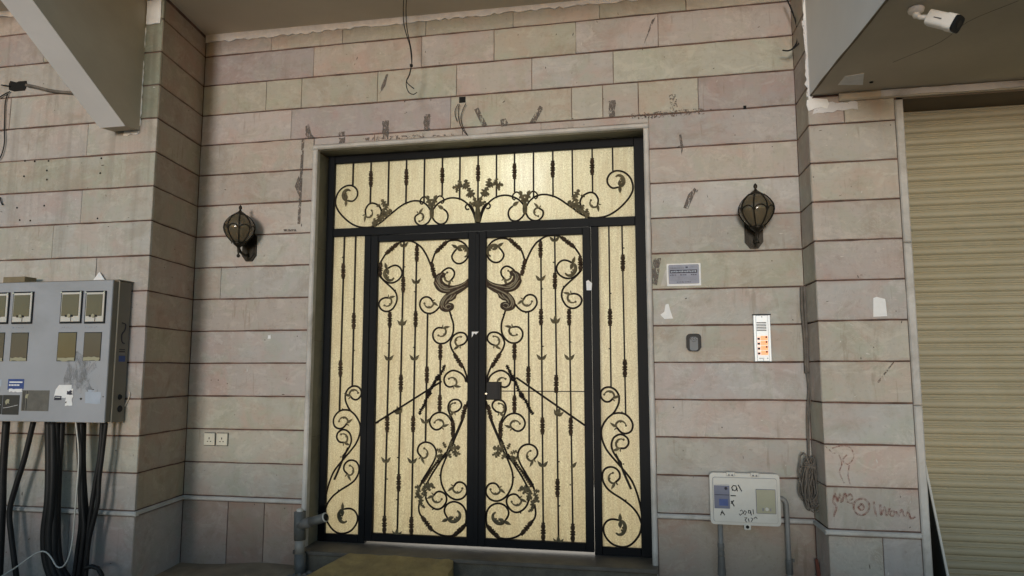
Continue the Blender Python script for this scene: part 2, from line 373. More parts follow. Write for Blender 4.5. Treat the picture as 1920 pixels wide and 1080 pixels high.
# measured positions, in metres on the plane each thing stands on
IRON_LEAF = [([(-0.0633, 1.7635), (-0.07, 1.7861), (-0.0767, 1.8087), (-0.0879, 1.836), (-0.1059, 1.8591), (-0.1376, 1.8917), (-0.1694, 1.9155), (-0.2013, 1.9302), (-0.2333, 1.9346), (-0.2699, 1.9314),
   (-0.3066, 1.916), (-0.3341, 1.8897), (-0.3514, 1.854), (-0.3522, 1.8177), (-0.3383, 1.7834), (-0.3061, 1.7575), (-0.2695, 1.7528), (-0.2376, 1.7725), (-0.2226, 1.8067), (-0.2354, 1.8365),
   (-0.2583, 1.8644)],
  'B'),
 ([(-0.0928, 1.6527), (-0.0792, 1.688), (-0.0611, 1.7321), (-0.043, 1.7763), (-0.0249, 1.8159), (-0.0023, 1.8555), (0.0247, 1.8904), (0.0607, 1.9182), (0.0965, 1.9361), (0.1367, 1.9431),
   (0.1766, 1.9393), (0.212, 1.9259), (0.2471, 1.9037), (0.2821, 1.8766), (0.3125, 1.8445), (0.3341, 1.8128), (0.3512, 1.7814), (0.3586, 1.7459), (0.36, 1.7107), (0.35, 1.6714),
   (0.3191, 1.6372), (0.284, 1.6197), (0.2446, 1.6194), (0.2096, 1.6357), (0.1834, 1.6629), (0.1748, 1.6941), (0.1838, 1.7225), (0.2017, 1.7432), (0.2282, 1.7544), (0.2589, 1.749),
   (0.2873, 1.7349)],
  'B'),
 ([(0.3565, 1.6713), (0.319, 1.6328), (0.2794, 1.5987), (0.2397, 1.5624), (0.2219, 1.5387), (0.2129, 1.5083), (0.214, 1.4776), (0.2255, 1.4468), (0.2471, 1.4158), (0.2818, 1.3978),
   (0.3166, 1.4006), (0.3472, 1.4227), (0.3596, 1.4528), (0.3521, 1.4791), (0.3306, 1.497), (0.3046, 1.5041), (0.2828, 1.5015)],
  'S'),
 ([(-0.138, 1.4362), (-0.1111, 1.4047), (-0.0798, 1.3822), (-0.0442, 1.3763), (-0.0085, 1.3875), (0.0183, 1.4156), (0.0281, 1.4462), (0.0185, 1.4816), (-0.0059, 1.5007), (-0.0349, 1.5026),
   (-0.0595, 1.489), (-0.0729, 1.4681)],
  'S'),
 ([(-0.14, 1.6853), (-0.1649, 1.7074), (-0.1966, 1.7218), (-0.2262, 1.7124), (-0.2443, 1.6859), (-0.2384, 1.6522), (-0.2193, 1.6293)], 'S'),
 ([(-0.21, 1.3888), (-0.2235, 1.3448), (-0.237, 1.3052), (-0.2415, 1.2612), (-0.2347, 1.2171), (-0.2144, 1.1817), (-0.183, 1.1551), (-0.1472, 1.1461), (-0.1115, 1.1545), (-0.0856, 1.1827),
   (-0.0793, 1.2198), (-0.0935, 1.2497), (-0.1203, 1.2663), (-0.1561, 1.2645)],
  'S'),
 ([(-0.3532, 0.8545), (-0.3488, 0.885), (-0.3399, 0.922), (-0.3175, 0.9722), (-0.2861, 1.0158), (-0.2502, 1.0703), (-0.2278, 1.1073), (-0.2166, 1.1466), (-0.2234, 1.173), (-0.2369, 1.1995),
   (-0.264, 1.2209), (-0.2956, 1.2287), (-0.3273, 1.2216), (-0.3463, 1.1962), (-0.3453, 1.1697), (-0.3226, 1.1431), (-0.2931, 1.1319)],
  'S'),
 ([(-0.3419, 0.8589), (-0.3286, 0.8981), (-0.2949, 0.9286), (-0.25, 0.9451), (-0.2142, 0.9373), (-0.183, 0.9112), (-0.1709, 0.8766), (-0.1852, 0.8377), (-0.2164, 0.8225), (-0.2454, 0.8297)],
  'S'),
 ([(-0.2226, 0.409), (-0.2315, 0.4259), (-0.2471, 0.4596), (-0.2529, 0.4936), (-0.2538, 0.5278), (-0.2472, 0.5621), (-0.2353, 0.5922), (-0.2184, 0.6224), (-0.2051, 0.6611),
   (-0.2096, 0.6954), (-0.2274, 0.7202), (-0.2586, 0.7307), (-0.2899, 0.7236), (-0.3078, 0.6988), (-0.3045, 0.673), (-0.2808, 0.6474), (-0.2562, 0.6391)],
  'S'),
 ([(-0.2339, 0.5665), (-0.2095, 0.6032), (-0.1785, 0.6262), (-0.1387, 0.634), (-0.099, 0.6216), (-0.0727, 0.5942), (-0.0631, 0.5603), (-0.0772, 0.5262), (-0.108, 0.5066), (-0.1388, 0.5116),
   (-0.1586, 0.5271)],
  'S'),
 ([(-0.3549, 0.72), (-0.339, 0.6597), (-0.3164, 0.5869), (-0.2894, 0.5187), (-0.2626, 0.4593), (-0.2448, 0.4044), (-0.2226, 0.3581), (-0.2005, 0.3206), (-0.1785, 0.2704), (-0.1609, 0.2246),
   (-0.1535, 0.1745), (-0.1588, 0.1241), (-0.1763, 0.0796), (-0.2048, 0.039), (-0.2442, 0.0126), (-0.2838, 0.005), (-0.3235, 0.0183), (-0.3502, 0.051), (-0.3525, 0.0845), (-0.3371, 0.1166),
   (-0.3062, 0.1314), (-0.2752, 0.1247), (-0.2553, 0.1002)],
  'S'),
 ([(-0.2226, 0.4048), (-0.1873, 0.3209), (-0.1609, 0.2919), (-0.1259, 0.2423), (-0.0824, 0.1765), (-0.0478, 0.1149), (-0.0219, 0.0741)], 'N'),
 ([(-0.1917, 0.3419), (-0.1521, 0.2922), (-0.1171, 0.2594), (-0.0823, 0.2183), (-0.0476, 0.1733), (-0.0174, 0.1325), (0.0084, 0.0876)], 'N'),
 ([(0.0041, 0.0957), (-0.013, 0.1368), (-0.0389, 0.1777), (-0.0649, 0.2188), (-0.0909, 0.26), (-0.1105, 0.3016), (-0.117, 0.3393), (-0.1038, 0.3776), (-0.0731, 0.4056), (-0.0295, 0.4137),
   (0.0096, 0.3967), (0.0277, 0.3635), (0.0233, 0.334), (0.0006, 0.3075)],
  'S'),
 ([(-0.0384, 0.0487), (-0.0416, 0.0071), (-0.0611, -0.0308), (-0.0915, -0.0568), (-0.1263, -0.0692), (-0.1611, -0.0593), (-0.1907, -0.0272), (-0.2012, 0.0078), (-0.1872, 0.0417),
   (-0.1523, 0.0587), (-0.1239, 0.0534), (-0.1035, 0.032)],
  'S'),
 ([(0.0058, -0.0119), (0.0129, -0.0653), (0.0033, -0.1068), (-0.0183, -0.1324), (-0.0486, -0.1727), (-0.0788, -0.2068), (-0.1178, -0.2332), (-0.1611, -0.2503), (-0.2089, -0.2565),
   (-0.2569, -0.2496), (-0.3008, -0.2266), (-0.3361, -0.1908), (-0.3485, -0.1497), (-0.3505, -0.1081), (-0.3431, -0.0661), (-0.3189, -0.0326), (-0.2793, -0.0128), (-0.2442, -0.0116),
   (-0.2091, -0.0278), (-0.1872, -0.0582), (-0.1872, -0.0915), (-0.2068, -0.1254)],
  'B')]
IRON_SIDE = [([(0.7612, -0.1291), (0.7609, -0.0572), (0.7519, 0.0086), (0.7378, 0.0684), (0.7205, 0.1223), (0.697, 0.1762), (0.667, 0.218), (0.6368, 0.2539), (0.5972, 0.2988), (0.5575, 0.344),
   (0.5207, 0.3926), (0.4953, 0.4541), (0.488, 0.5161), (0.5045, 0.5662), (0.5366, 0.6103), (0.5716, 0.6388), (0.5941, 0.6702), (0.615, 0.7172), (0.6158, 0.7673), (0.5914, 0.808),
   (0.5526, 0.8266), (0.5146, 0.8202), (0.4888, 0.7917), (0.4902, 0.7539), (0.5195, 0.7246), (0.551, 0.7261), (0.5715, 0.7451)],
  'S'),
 ([(0.5716, 0.6388), (0.6125, 0.6454), (0.6561, 0.6378), (0.6928, 0.606), (0.7106, 0.5629), (0.6974, 0.5194), (0.6598, 0.5021), (0.6258, 0.5121), (0.5995, 0.5414)], 'S'),
 ([(0.6249, 0.2811), (0.6251, 0.2964), (0.5917, 0.3386), (0.5656, 0.3843), (0.5588, 0.4243), (0.572, 0.4666), (0.6036, 0.4919), (0.6379, 0.4937), (0.6716, 0.4696), (0.6784, 0.4328),
   (0.6549, 0.4028), (0.6207, 0.399)],
  'S'),
 ([(0.7585, -0.1113), (0.7499, -0.0876), (0.7354, -0.0522), (0.6997, -0.0054), (0.6574, 0.0294), (0.6148, 0.0582), (0.5658, 0.087), (0.5229, 0.1222), (0.4955, 0.1704), (0.4919, 0.2181),
   (0.5124, 0.2555), (0.5501, 0.2688), (0.5872, 0.2587), (0.6115, 0.2287), (0.6109, 0.192), (0.5844, 0.1656)],
  'S'),
 ([(0.7585, -0.1113), (0.7535, -0.1474), (0.7387, -0.1898), (0.7012, -0.2392), (0.658, -0.2681), (0.609, -0.2733), (0.554, -0.2567), (0.5176, -0.2235), (0.4965, -0.1822), (0.4959, -0.14),
   (0.5194, -0.104), (0.5567, -0.0892), (0.5998, -0.0936)],
  'B')]
IRON_TRANSOM = [([(-0.4097, 2.0692), (-0.3916, 2.1335), (-0.3655, 2.1845), (-0.3328, 2.2221), (-0.287, 2.2525), (-0.2347, 2.2649), (-0.1891, 2.2626), (-0.1372, 2.2438), (-0.0984, 2.2173),
   (-0.0675, 2.1771), (-0.0599, 2.138), (-0.0793, 2.0939), (-0.1244, 2.0636), (-0.1696, 2.0752), (-0.189, 2.118), (-0.1793, 2.1564), (-0.1534, 2.1798)],
  'L'),
 ([(-0.0599, 2.138), (-0.0344, 2.0855), (0.0039, 2.0614), (0.0422, 2.063), (0.0741, 2.0936), (0.0756, 2.1319), (0.049, 2.1511)], 'S'),
 ([(-0.047, 2.1761), (-0.0276, 2.2074), (0.0046, 2.2369), (0.0494, 2.254), (0.1005, 2.2559), (0.1512, 2.2419), (0.1655, 2.2367), (0.2095, 2.2108), (0.2533, 2.178), (0.3031, 2.1407),
   (0.3526, 2.1004), (0.4144, 2.0692), (0.4761, 2.0621), (0.5501, 2.0727), (0.618, 2.1074), (0.6799, 2.161), (0.7234, 2.2154), (0.7439, 2.2709), (0.733, 2.3345), (0.7021, 2.3792),
   (0.6597, 2.4038), (0.6107, 2.4066), (0.5733, 2.3813), (0.5573, 2.3441), (0.566, 2.3068), (0.5963, 2.2798), (0.6393, 2.2839)],
  'B'),
 ([(0.3655, 2.1378), (0.3555, 2.1891), (0.3791, 2.2325), (0.4291, 2.2554), (0.4662, 2.2421), (0.4885, 2.2017), (0.4849, 2.1639)], 'S')]
ACANTHUS = [[(-0.3561, 1.6328), (-0.3332, 1.6098), (-0.292, 1.5908), (-0.2465, 1.5808), (-0.2056, 1.5842), (-0.1695, 1.6012), (-0.1514, 1.623), (-0.1468, 1.6452), (-0.1694, 1.6548), (-0.174, 1.6728),
  (-0.1513, 1.6856), (-0.1152, 1.6712), (-0.0973, 1.6528), (-0.0928, 1.6215), (-0.0861, 1.608), (-0.0974, 1.5816), (-0.1154, 1.5554), (-0.1514, 1.534), (-0.1966, 1.5283), (-0.2237, 1.5356),
  (-0.2464, 1.554), (-0.2919, 1.5617), (-0.3376, 1.583), (-0.356, 1.5879)],
 [(-0.3514, 1.5878), (-0.3148, 1.5735), (-0.2692, 1.559), (-0.2237, 1.5445), (-0.1875, 1.5215), (-0.156, 1.4897), (-0.138, 1.4583), (-0.1335, 1.4272), (-0.1425, 1.4053), (-0.1695, 1.3903),
  (-0.201, 1.3886), (-0.2326, 1.4025), (-0.244, 1.4204), (-0.2372, 1.4425), (-0.2101, 1.4508), (-0.1965, 1.4506), (-0.2056, 1.4641), (-0.2282, 1.469), (-0.2463, 1.4827), (-0.2554, 1.4873),
  (-0.2645, 1.5142), (-0.2964, 1.5328), (-0.3376, 1.5606), (-0.3559, 1.5744)]]
ACANTHUS_VEINS = [[(-0.3469, 1.6146), (-0.3011, 1.5843), (-0.2465, 1.5696), (-0.1921, 1.5594), (-0.1514, 1.574), (-0.1243, 1.6045), (-0.1108, 1.6398), (-0.1288, 1.6671)],
 [(-0.2147, 1.5443), (-0.1785, 1.5435), (-0.1424, 1.5582), (-0.1153, 1.5909), (-0.0996, 1.6128)],
 [(-0.1513, 1.6766), (-0.1333, 1.6583), (-0.1266, 1.6313), (-0.1379, 1.6004), (-0.1695, 1.5789)], [(-0.2011, 1.5708), (-0.1695, 1.5767), (-0.1514, 1.5963)],
 [(-0.333, 1.5739), (-0.2874, 1.5549), (-0.2419, 1.5316), (-0.2056, 1.513), (-0.1785, 1.4857), (-0.1605, 1.4499), (-0.1695, 1.4191), (-0.201, 1.4063), (-0.2236, 1.42)],
 [(-0.2328, 1.5135), (-0.2146, 1.4865), (-0.192, 1.4682), (-0.1785, 1.4414)], [(-0.1875, 1.5126), (-0.1582, 1.4764), (-0.147, 1.4408), (-0.156, 1.41)],
 [(-0.26, 1.5186), (-0.2373, 1.4914), (-0.2146, 1.4731)], [(-0.2236, 1.4333), (-0.2056, 1.4419), (-0.183, 1.4282), (-0.192, 1.4106)]]
COLLAR_LEAF = [(-0.1831, 1.9273, -0.0924, 1.8429), (0.212, 1.9259, 0.3103, 1.8468), (0.3512, 1.7792, 0.3543, 1.6713), (-0.0883, 1.6481, -0.0588, 1.7723), (-0.248, 1.0703, -0.3153, 0.9678), (-0.2428, 0.575, -0.2448, 0.4554), (-0.3414, 0.6942, -0.3141, 0.5826), (-0.3449, -0.1704, -0.2569, -0.2516), (-0.0118, -0.1259, -0.094, -0.2239), (0.0576, 1.8995, 0.057, 1.7789), (0.0591, 1.3949, 0.0584, 1.2749), (0.066, 0.6065, 0.0654, 0.486), (0.0679, -0.133, 0.0672, -0.2581), (0.1641, 1.6611, 0.1632, 1.5421), (0.1688, 0.9136, 0.1679, 0.7835), (0.1729, 0.1753, 0.172, 0.0494), (0.2676, 1.3932, 0.2665, 1.2722), (0.2721, 0.6083, 0.2709, 0.4811), (0.2793, -0.1318, 0.278, -0.2596), (-0.0369, 0.9748, -0.0373, 0.8507), (-0.1405, 1.1473, -0.1406, 1.0238), (-0.1408, 0.7632, -0.1409, 0.6416)]
COLLAR_SIDE = [(0.6626, 1.7815, 0.6605, 1.6618), (0.564, 1.3881, 0.5621, 1.2645), (0.6643, 1.0229, 0.662, 0.898)]
COLLAR_TRANSOM = [(-0.4252, 2.5114, -0.4246, 2.3876), (-0.1402, 2.5072, -0.1403, 2.3884), (0.1533, 2.5118, 0.1524, 2.3856), (0.4493, 2.5132, 0.4477, 2.3884)]
SPROUT_LEAF = [(0.0574, 1.6309, 2, 0), (0.0624, 1.0483, 2, 0), (0.0663, 0.284, 2, 0), (0.1632, 1.9197, 2, 0), (0.1647, 1.3127, 3, 0), (0.1773, 0.6451, 3, -15), (0.1761, -0.2496, 3, 0), (0.2663, 1.0475, 2, 0)]
D2 = {'L_v': [(-3.905, -0.647, 2.891), (-3.167, -0.647, 2.554), (-3.495, -0.647, 2.372), (-3.178, -0.647, 2.116), (-2.927, -0.647, 1.911), (-3.596, -0.647, 2.622), (-3.215, -0.647, 0.814),
         (-2.924, -0.647, 0.414)],
 'bx': [[(1.348, 0.177), (1.342, 0.197), (1.352, 0.21), (1.368, 0.208), (1.375, 0.191), (1.361, 0.177), (1.348, 0.184)], [(1.371, 0.194), (1.377, 0.174)], [(1.382, 0.215), (1.403, 0.175)],
        [(1.333, 0.146), (1.366, 0.146)], [(1.336, 0.113), (1.354, 0.08)], [(1.352, 0.117), (1.335, 0.096)], [(1.268, 0.021), (1.278, 0.051), (1.293, 0.022)], [(1.271, 0.041), (1.29, 0.032)],
        [(1.389, 0.052), (1.399, 0.059), (1.409, 0.043), (1.388, 0.025), (1.382, 0.035)], [(1.416, 0.056), (1.428, 0.047), (1.418, 0.03), (1.408, 0.039), (1.416, 0.056)],
        [(1.438, 0.057), (1.452, 0.057), (1.451, 0.041), (1.438, 0.04), (1.442, 0.057)], [(1.452, 0.057), (1.457, 0.028)], [(1.468, 0.065), (1.47, 0.035)],
        [(1.414, 0.01), (1.43, 0.014), (1.417, -0.003), (1.426, -0.016)], [(1.437, 0.007), (1.442, -0.012)], [(1.453, 0.011), (1.466, 0.008), (1.455, -0.012)],
        [(1.472, 0.009), (1.483, 0.019), (1.492, 0.009)]],
 'cab_blue': [(-3.616, -3.537, 0.832, 0.883), (-3.484, -3.354, 0.814, 0.887)],
 'cab_lo': [(-3.685, -3.539, 1.007, 1.207), (-3.487, -3.345, 1.009, 1.205), (-3.107, -2.959, 1.007, 1.204), (-2.901, -2.764, 1.01, 1.202)],
 'cab_paper': [(-3.107, -2.973, 0.756, 0.848), (-3.02, -2.957, 0.717, 0.809), (-2.862, -2.743, 0.726, 0.814)],
 'cab_up': [(-3.685, -3.521, 1.266, 1.487), (-3.49, -3.324, 1.265, 1.488), (-3.1, -2.93, 1.263, 1.485), (-2.905, -2.746, 1.26, 1.481)],
 'cab_vent': [(-3.655, -3.519, 0.647, 0.777), (-3.515, -3.38, 0.645, 0.778), (-3.362, -3.144, 0.672, 0.811)],
 'cable_r': [(0.009, [(1.836, -0.03, 1.496), (1.833, -0.03, 1.344), (1.84, -0.03, 1.134), (1.838, -0.03, 0.926)]),
             (0.009, [(1.852, -0.035, 1.495), (1.852, -0.035, 1.343), (1.853, -0.035, 1.133), (1.85, -0.035, 0.926)]),
             (0.005, [(1.843, -0.04, 0.932), (1.848, -0.04, 0.823), (1.833, -0.04, 0.652), (1.829, -0.04, 0.399)]),
             (0.004, [(1.846, -0.04, 0.932), (1.854, -0.04, 0.754), (1.842, -0.04, 0.618), (1.834, -0.04, 0.382)])],
 'cables': [(0.02, [(-3.559, -0.76, 0.595), (-3.555, -0.76, 0.268), (-3.536, -0.76, -0.018), (-3.518, -0.76, -0.474)]),
            (0.015, [(-3.336, -0.76, 0.597), (-3.387, -0.76, 0.344), (-3.443, -0.76, 0.145), (-3.475, -0.76, -0.016), (-3.442, -0.76, -0.191), (-3.373, -0.76, -0.466)]),
            (0.017, [(-3.215, -0.76, 0.599), (-3.184, -0.76, 0.277), (-3.174, -0.76, 0.066), (-3.185, -0.76, -0.145), (-3.158, -0.76, -0.317), (-3.087, -0.76, -0.468)]),
            (0.017, [(-3.162, -0.78, 0.601), (-3.131, -0.78, 0.281), (-3.123, -0.78, 0.036), (-3.126, -0.78, -0.172), (-3.09, -0.78, -0.343), (-3.019, -0.78, -0.458)]),
            (0.017, [(-3.147, -0.76, 0.6), (-3.128, -0.76, 0.279), (-3.116, -0.76, 0.033), (-3.103, -0.76, -0.176), (-3.083, -0.76, -0.313), (-2.996, -0.76, -0.462)]),
            (0.015, [(-3.136, -0.74, 0.599), (-3.125, -0.74, 0.312), (-3.114, -0.74, 0.029), (-3.096, -0.74, -0.18), (-3.057, -0.74, -0.351), (-2.974, -0.74, -0.45)]),
            (0.013, [(-3.123, -0.74, 0.599), (-3.122, -0.74, 0.383), (-3.144, -0.74, 0.187), (-3.145, -0.74, -0.007), (-3.117, -0.74, -0.181), (-3.065, -0.74, -0.455)]),
            (0.013, [(-2.982, -0.76, 0.602), (-2.946, -0.76, 0.319), (-2.922, -0.76, 0.109), (-2.904, -0.76, -0.064), (-2.915, -0.76, -0.236), (-2.93, -0.76, -0.459)]),
            (0.013, [(-2.934, -0.78, 0.604), (-2.912, -0.78, 0.322), (-2.885, -0.78, 0.079), (-2.859, -0.78, -0.092), (-2.866, -0.78, -0.263), (-2.88, -0.78, -0.45)]),
            (0.012, [(-2.949, -0.74, 0.601), (-2.934, -0.74, 0.352), (-2.902, -0.74, 0.107), (-2.872, -0.74, -0.066), (-2.872, -0.74, -0.273), (-2.878, -0.74, -0.461)]),
            (0.013, [(-2.789, -0.76, 0.605), (-2.79, -0.76, 0.393), (-2.81, -0.76, 0.217), (-2.83, -0.76, 0.043), (-2.845, -0.76, -0.13), (-2.852, -0.76, -0.302), (-2.873, -0.76, -0.456)]),
            (0.012, [(-2.743, -0.78, 0.607), (-2.756, -0.78, 0.396), (-2.768, -0.78, 0.221), (-2.766, -0.78, 0.083), (-2.789, -0.78, -0.038), (-2.818, -0.78, -0.193), (-2.823, -0.78, -0.447)]),
            (0.012, [(-2.804, -0.81, -0.341), (-2.757, -0.81, -0.325), (-2.708, -0.81, -0.336), (-2.677, -0.81, -0.374), (-2.66, -0.81, -0.446)])],
 'cct': [(1.231, 1.328, 0.064, 0.215), (1.488, 1.609, 0.04, 0.193)],
 'coil': [(1.83, -0.08, 0.386), (1.818, -0.08, 0.105)],
 'crackR': [(2.312, 0.99), (2.286, 0.942), (2.26, 0.907), (2.222, 0.863)],
 'frame_scrap': [[(0.395, 1.591), (0.411, 1.599), (0.438, 1.575), (0.433, 1.524), (0.398, 1.525)], [(-0.46, 1.232), (-0.407, 1.232), (-0.427, 1.212), (-0.443, 1.22), (-0.46, 1.189)]],
 'graffiti': [[(1.907, 0.075), (1.925, 0.132), (1.908, 0.163), (1.922, 0.21), (1.932, 0.163), (1.946, 0.211), (1.953, 0.158)], [(1.959, 0.164), (1.976, 0.215), (1.986, 0.159)],
              [(1.987, 0.196), (2.006, 0.21), (2.017, 0.185), (1.992, 0.165), (2.021, 0.154)],
              [(2.058, 0.183), (2.082, 0.184), (2.107, 0.157), (2.102, 0.117), (2.071, 0.091), (2.036, 0.099), (2.02, 0.135), (2.034, 0.17), (2.058, 0.183)],
              [(2.066, 0.156), (2.079, 0.138), (2.064, 0.118), (2.047, 0.133), (2.066, 0.156)], [(2.134, 0.17), (2.138, 0.124), (2.144, 0.085)],
              [(2.169, 0.156), (2.171, 0.095), (2.191, 0.142), (2.2, 0.093), (2.22, 0.136)], [(2.225, 0.118), (2.242, 0.119), (2.235, 0.091), (2.218, 0.1), (2.225, 0.118)],
              [(2.254, 0.119), (2.264, 0.089), (2.284, 0.13), (2.299, 0.09), (2.317, 0.116), (2.333, 0.08), (2.356, 0.093)],
              [(1.917, 0.477), (1.963, 0.491), (2.014, 0.486), (2.036, 0.448), (2.028, 0.41), (1.997, 0.384), (1.974, 0.409), (2.0, 0.441)],
              [(1.881, 0.489), (1.916, 0.452), (1.952, 0.44), (1.967, 0.384), (1.952, 0.336), (1.976, 0.274)], [(2.009, 0.378), (2.0, 0.322), (2.009, 0.266)]],
 'handle': {'rodL': [(-1.19, 0.13, 0.555), (-0.681, 0.13, 0.865)],
            'rodR': [(-0.117, 0.13, 0.894), (0.375, 0.13, 0.561)],
            'twL': [(-0.651, 0.12, 0.987), (-0.671, 0.12, 0.944), (-0.707, 0.12, 0.893), (-0.744, 0.12, 0.838), (-0.776, 0.12, 0.775), (-0.804, 0.12, 0.708), (-0.832, 0.12, 0.657),
                    (-0.844, 0.12, 0.618)],
            'twR': [(-0.186, 0.12, 0.986), (-0.174, 0.12, 0.955), (-0.146, 0.12, 0.901), (-0.115, 0.12, 0.848), (-0.087, 0.12, 0.783), (-0.045, 0.12, 0.726), (-0.021, 0.12, 0.677),
                    (0.01, 0.12, 0.632)]},
 'hole_left': [(-3.892, 3.109), (-3.88, 3.133), (-3.825, 3.116), (-3.802, 3.122), (-3.735, 3.121), (-3.727, 3.087), (-3.742, 3.046), (-3.795, 3.046), (-3.838, 3.045), (-3.888, 3.062)],
 'hook': [[(1.807, -0.12, 3.462), (1.837, -0.12, 3.375), (1.864, -0.12, 3.27), (1.871, -0.12, 3.205), (1.862, -0.12, 3.145), (1.836, -0.12, 3.102), (1.805, -0.12, 3.087), (1.767, -0.12, 3.094)],
          [(1.961, -0.16, 3.424), (1.94, -0.16, 3.336), (1.92, -0.16, 3.244), (1.893, -0.16, 3.172), (1.867, -0.16, 3.119), (1.835, -0.16, 3.084), (1.804, -0.16, 3.072)]],
 'knot': [(-0.81, -0.28, 3.143)],
 'left_conduit': [(-3.718, -0.665, 3.079), (-3.64, -0.665, 3.06), (-3.544, -0.665, 3.031), (-3.439, -0.665, 3.006), (-3.308, -0.665, 2.988), (-3.175, -0.665, 2.973)],
 'left_wires': [[(-3.867, -0.66, 3.043), (-3.914, -0.66, 3.025), (-3.951, -0.66, 3.007), (-3.996, -0.66, 2.977)], [(-3.885, -0.66, 3.027), (-3.899, -0.66, 2.97), (-3.9, -0.66, 2.928)],
                [(-3.95, -0.66, 3.1), (-3.901, -0.66, 3.092), (-3.871, -0.66, 3.085)],
                [(-3.9, -0.66, 2.928), (-3.889, -0.66, 2.761), (-3.877, -0.66, 2.644), (-3.893, -0.66, 2.554), (-3.917, -0.66, 2.515)],
                [(-3.875, -0.66, 2.227), (-3.862, -0.66, 2.186), (-3.846, -0.66, 2.165)]],
 'nails': [(-3.693, 2.497), (-3.607, 2.488), (-3.486, 2.484), (-3.494, 2.412), (-3.488, 2.343), (-3.691, 2.379), (-3.035, 2.477), (-3.036, 2.366), (-3.698, 2.048), (-3.605, 2.04), (-3.494, 2.147),
           (-3.033, 2.032), (-3.73, 2.142)],
 'pipeL': [(1.269, -0.05, -0.037), (1.272, -0.05, -0.171), (1.267, -0.05, -0.403)],
 'pipeR': [(1.633, -0.06, 0.129), (1.659, -0.06, 0.126), (1.674, -0.06, 0.1), (1.675, -0.06, 0.047), (1.676, -0.06, -0.15), (1.676, -0.06, -0.378)],
 'pvc': [(-1.563, -0.16, -0.018), (-1.548, -0.16, -0.11), (-1.535, -0.16, -0.245), (-1.515, -0.16, -0.346), (-1.504, -0.16, -0.447)],
 'pvc2': [(-1.538, -0.16, -0.146), (-1.478, -0.16, -0.118), (-1.366, -0.16, -0.055)],
 'res': [(-1.135, -1.083, 2.698, 2.846), (-0.802, -0.755, 2.747, 2.881), (-1.494, -1.441, 2.747, 2.782), (-1.489, -1.44, 2.696, 2.739), (0.592, 0.637, 2.758, 2.873)],
 'res_grey': [(-1.078, -0.796, 2.691, 2.724), (-0.746, -0.57, 2.693, 2.71), (-1.295, -1.134, 2.701, 2.722), (0.735, 1.251, 2.727, 2.769), (1.016, 1.067, 2.762, 2.887), (0.795, 0.958, 2.723, 2.751)],
 'res_slant': [[(-0.41, 2.883), (-0.378, 2.897), (-0.311, 2.76), (-0.344, 2.742)], [(0.011, 2.754), (0.087, 2.878), (0.114, 2.855), (0.054, 2.75)],
               [(-1.775, 2.85), (-1.749, 2.866), (-1.723, 2.782), (-1.695, 2.754), (-1.772, 2.742)], [(0.843, 3.266), (0.907, 3.453), (0.934, 3.471), (0.867, 3.32)],
               [(-1.167, 3.063), (-1.147, 3.134), (-1.114, 3.217), (-1.097, 3.22), (-1.121, 3.123)], [(1.076, 2.589), (1.091, 2.592), (1.103, 2.502), (1.09, 2.438)],
               [(1.091, 2.065), (1.126, 2.157), (1.171, 2.204), (1.184, 2.189), (1.123, 2.056)], [(-1.931, 2.035), (-1.827, 2.031), (-1.822, 2.014), (-1.926, 2.018)],
               [(-1.849, 2.37), (-1.82, 2.453), (-1.786, 2.388), (-1.805, 2.283)], [(-1.803, 2.744), (-1.781, 2.743), (-1.793, 2.071), (-1.815, 2.072)],
               [(0.843, 1.549), (0.884, 1.719), (0.934, 1.718), (0.901, 1.529)], [(-0.21, 2.79), (-0.17, 2.799), (-0.141, 2.744), (-0.202, 2.736)]],
 'scrapTop': [(-3.022, 1.573), (-2.961, 1.625), (-2.896, 1.57)],
 'white_cable': [(-2.944, -0.82, 0.607), (-2.909, -0.82, 0.432), (-2.898, -0.82, 0.293), (-2.901, -0.82, 0.12), (-2.903, -0.82, -0.052), (-2.909, -0.82, -0.188), (-2.933, -0.82, -0.291),
                 (-2.974, -0.82, -0.34), (-3.015, -0.82, -0.336), (-3.048, -0.82, -0.297), (-3.084, -0.82, -0.261), (-3.131, -0.82, -0.246), (-3.203, -0.82, -0.274), (-3.33, -0.82, -0.359),
                 (-3.45, -0.82, -0.43)],
 'wires_sq': [[(-0.521, -0.02, 2.929), (-0.529, -0.02, 2.859), (-0.515, -0.02, 2.776), (-0.478, -0.02, 2.707), (-0.449, -0.02, 2.677)],
              [(-0.471, -0.02, 2.929), (-0.496, -0.02, 2.873), (-0.508, -0.02, 2.816), (-0.491, -0.02, 2.749), (-0.457, -0.02, 2.686)],
              [(-0.529, -0.02, 2.93), (-0.55, -0.02, 2.89), (-0.553, -0.02, 2.849), (-0.536, -0.02, 2.794)]],
 'wires_top': [[(-0.877, -0.28, 3.669), (-0.879, -0.28, 3.57), (-0.873, -0.28, 3.467), (-0.851, -0.28, 3.382), (-0.825, -0.28, 3.298), (-0.812, -0.28, 3.216), (-0.806, -0.28, 3.147)],
               [(-0.858, -0.275, 3.67), (-0.86, -0.275, 3.571), (-0.854, -0.275, 3.467), (-0.841, -0.275, 3.384), (-0.819, -0.275, 3.288), (-0.809, -0.275, 3.218), (-0.808, -0.275, 3.149)],
               [(-0.81, -0.28, 3.139), (-0.821, -0.28, 3.075), (-0.845, -0.28, 3.029), (-0.844, -0.28, 2.985), (-0.823, -0.28, 2.939), (-0.787, -0.28, 2.924), (-0.763, -0.28, 2.938)],
               [(-0.814, -0.27, 3.144), (-0.829, -0.27, 3.08), (-0.849, -0.27, 3.034), (-0.824, -0.27, 2.999), (-0.791, -0.27, 2.972)]]}
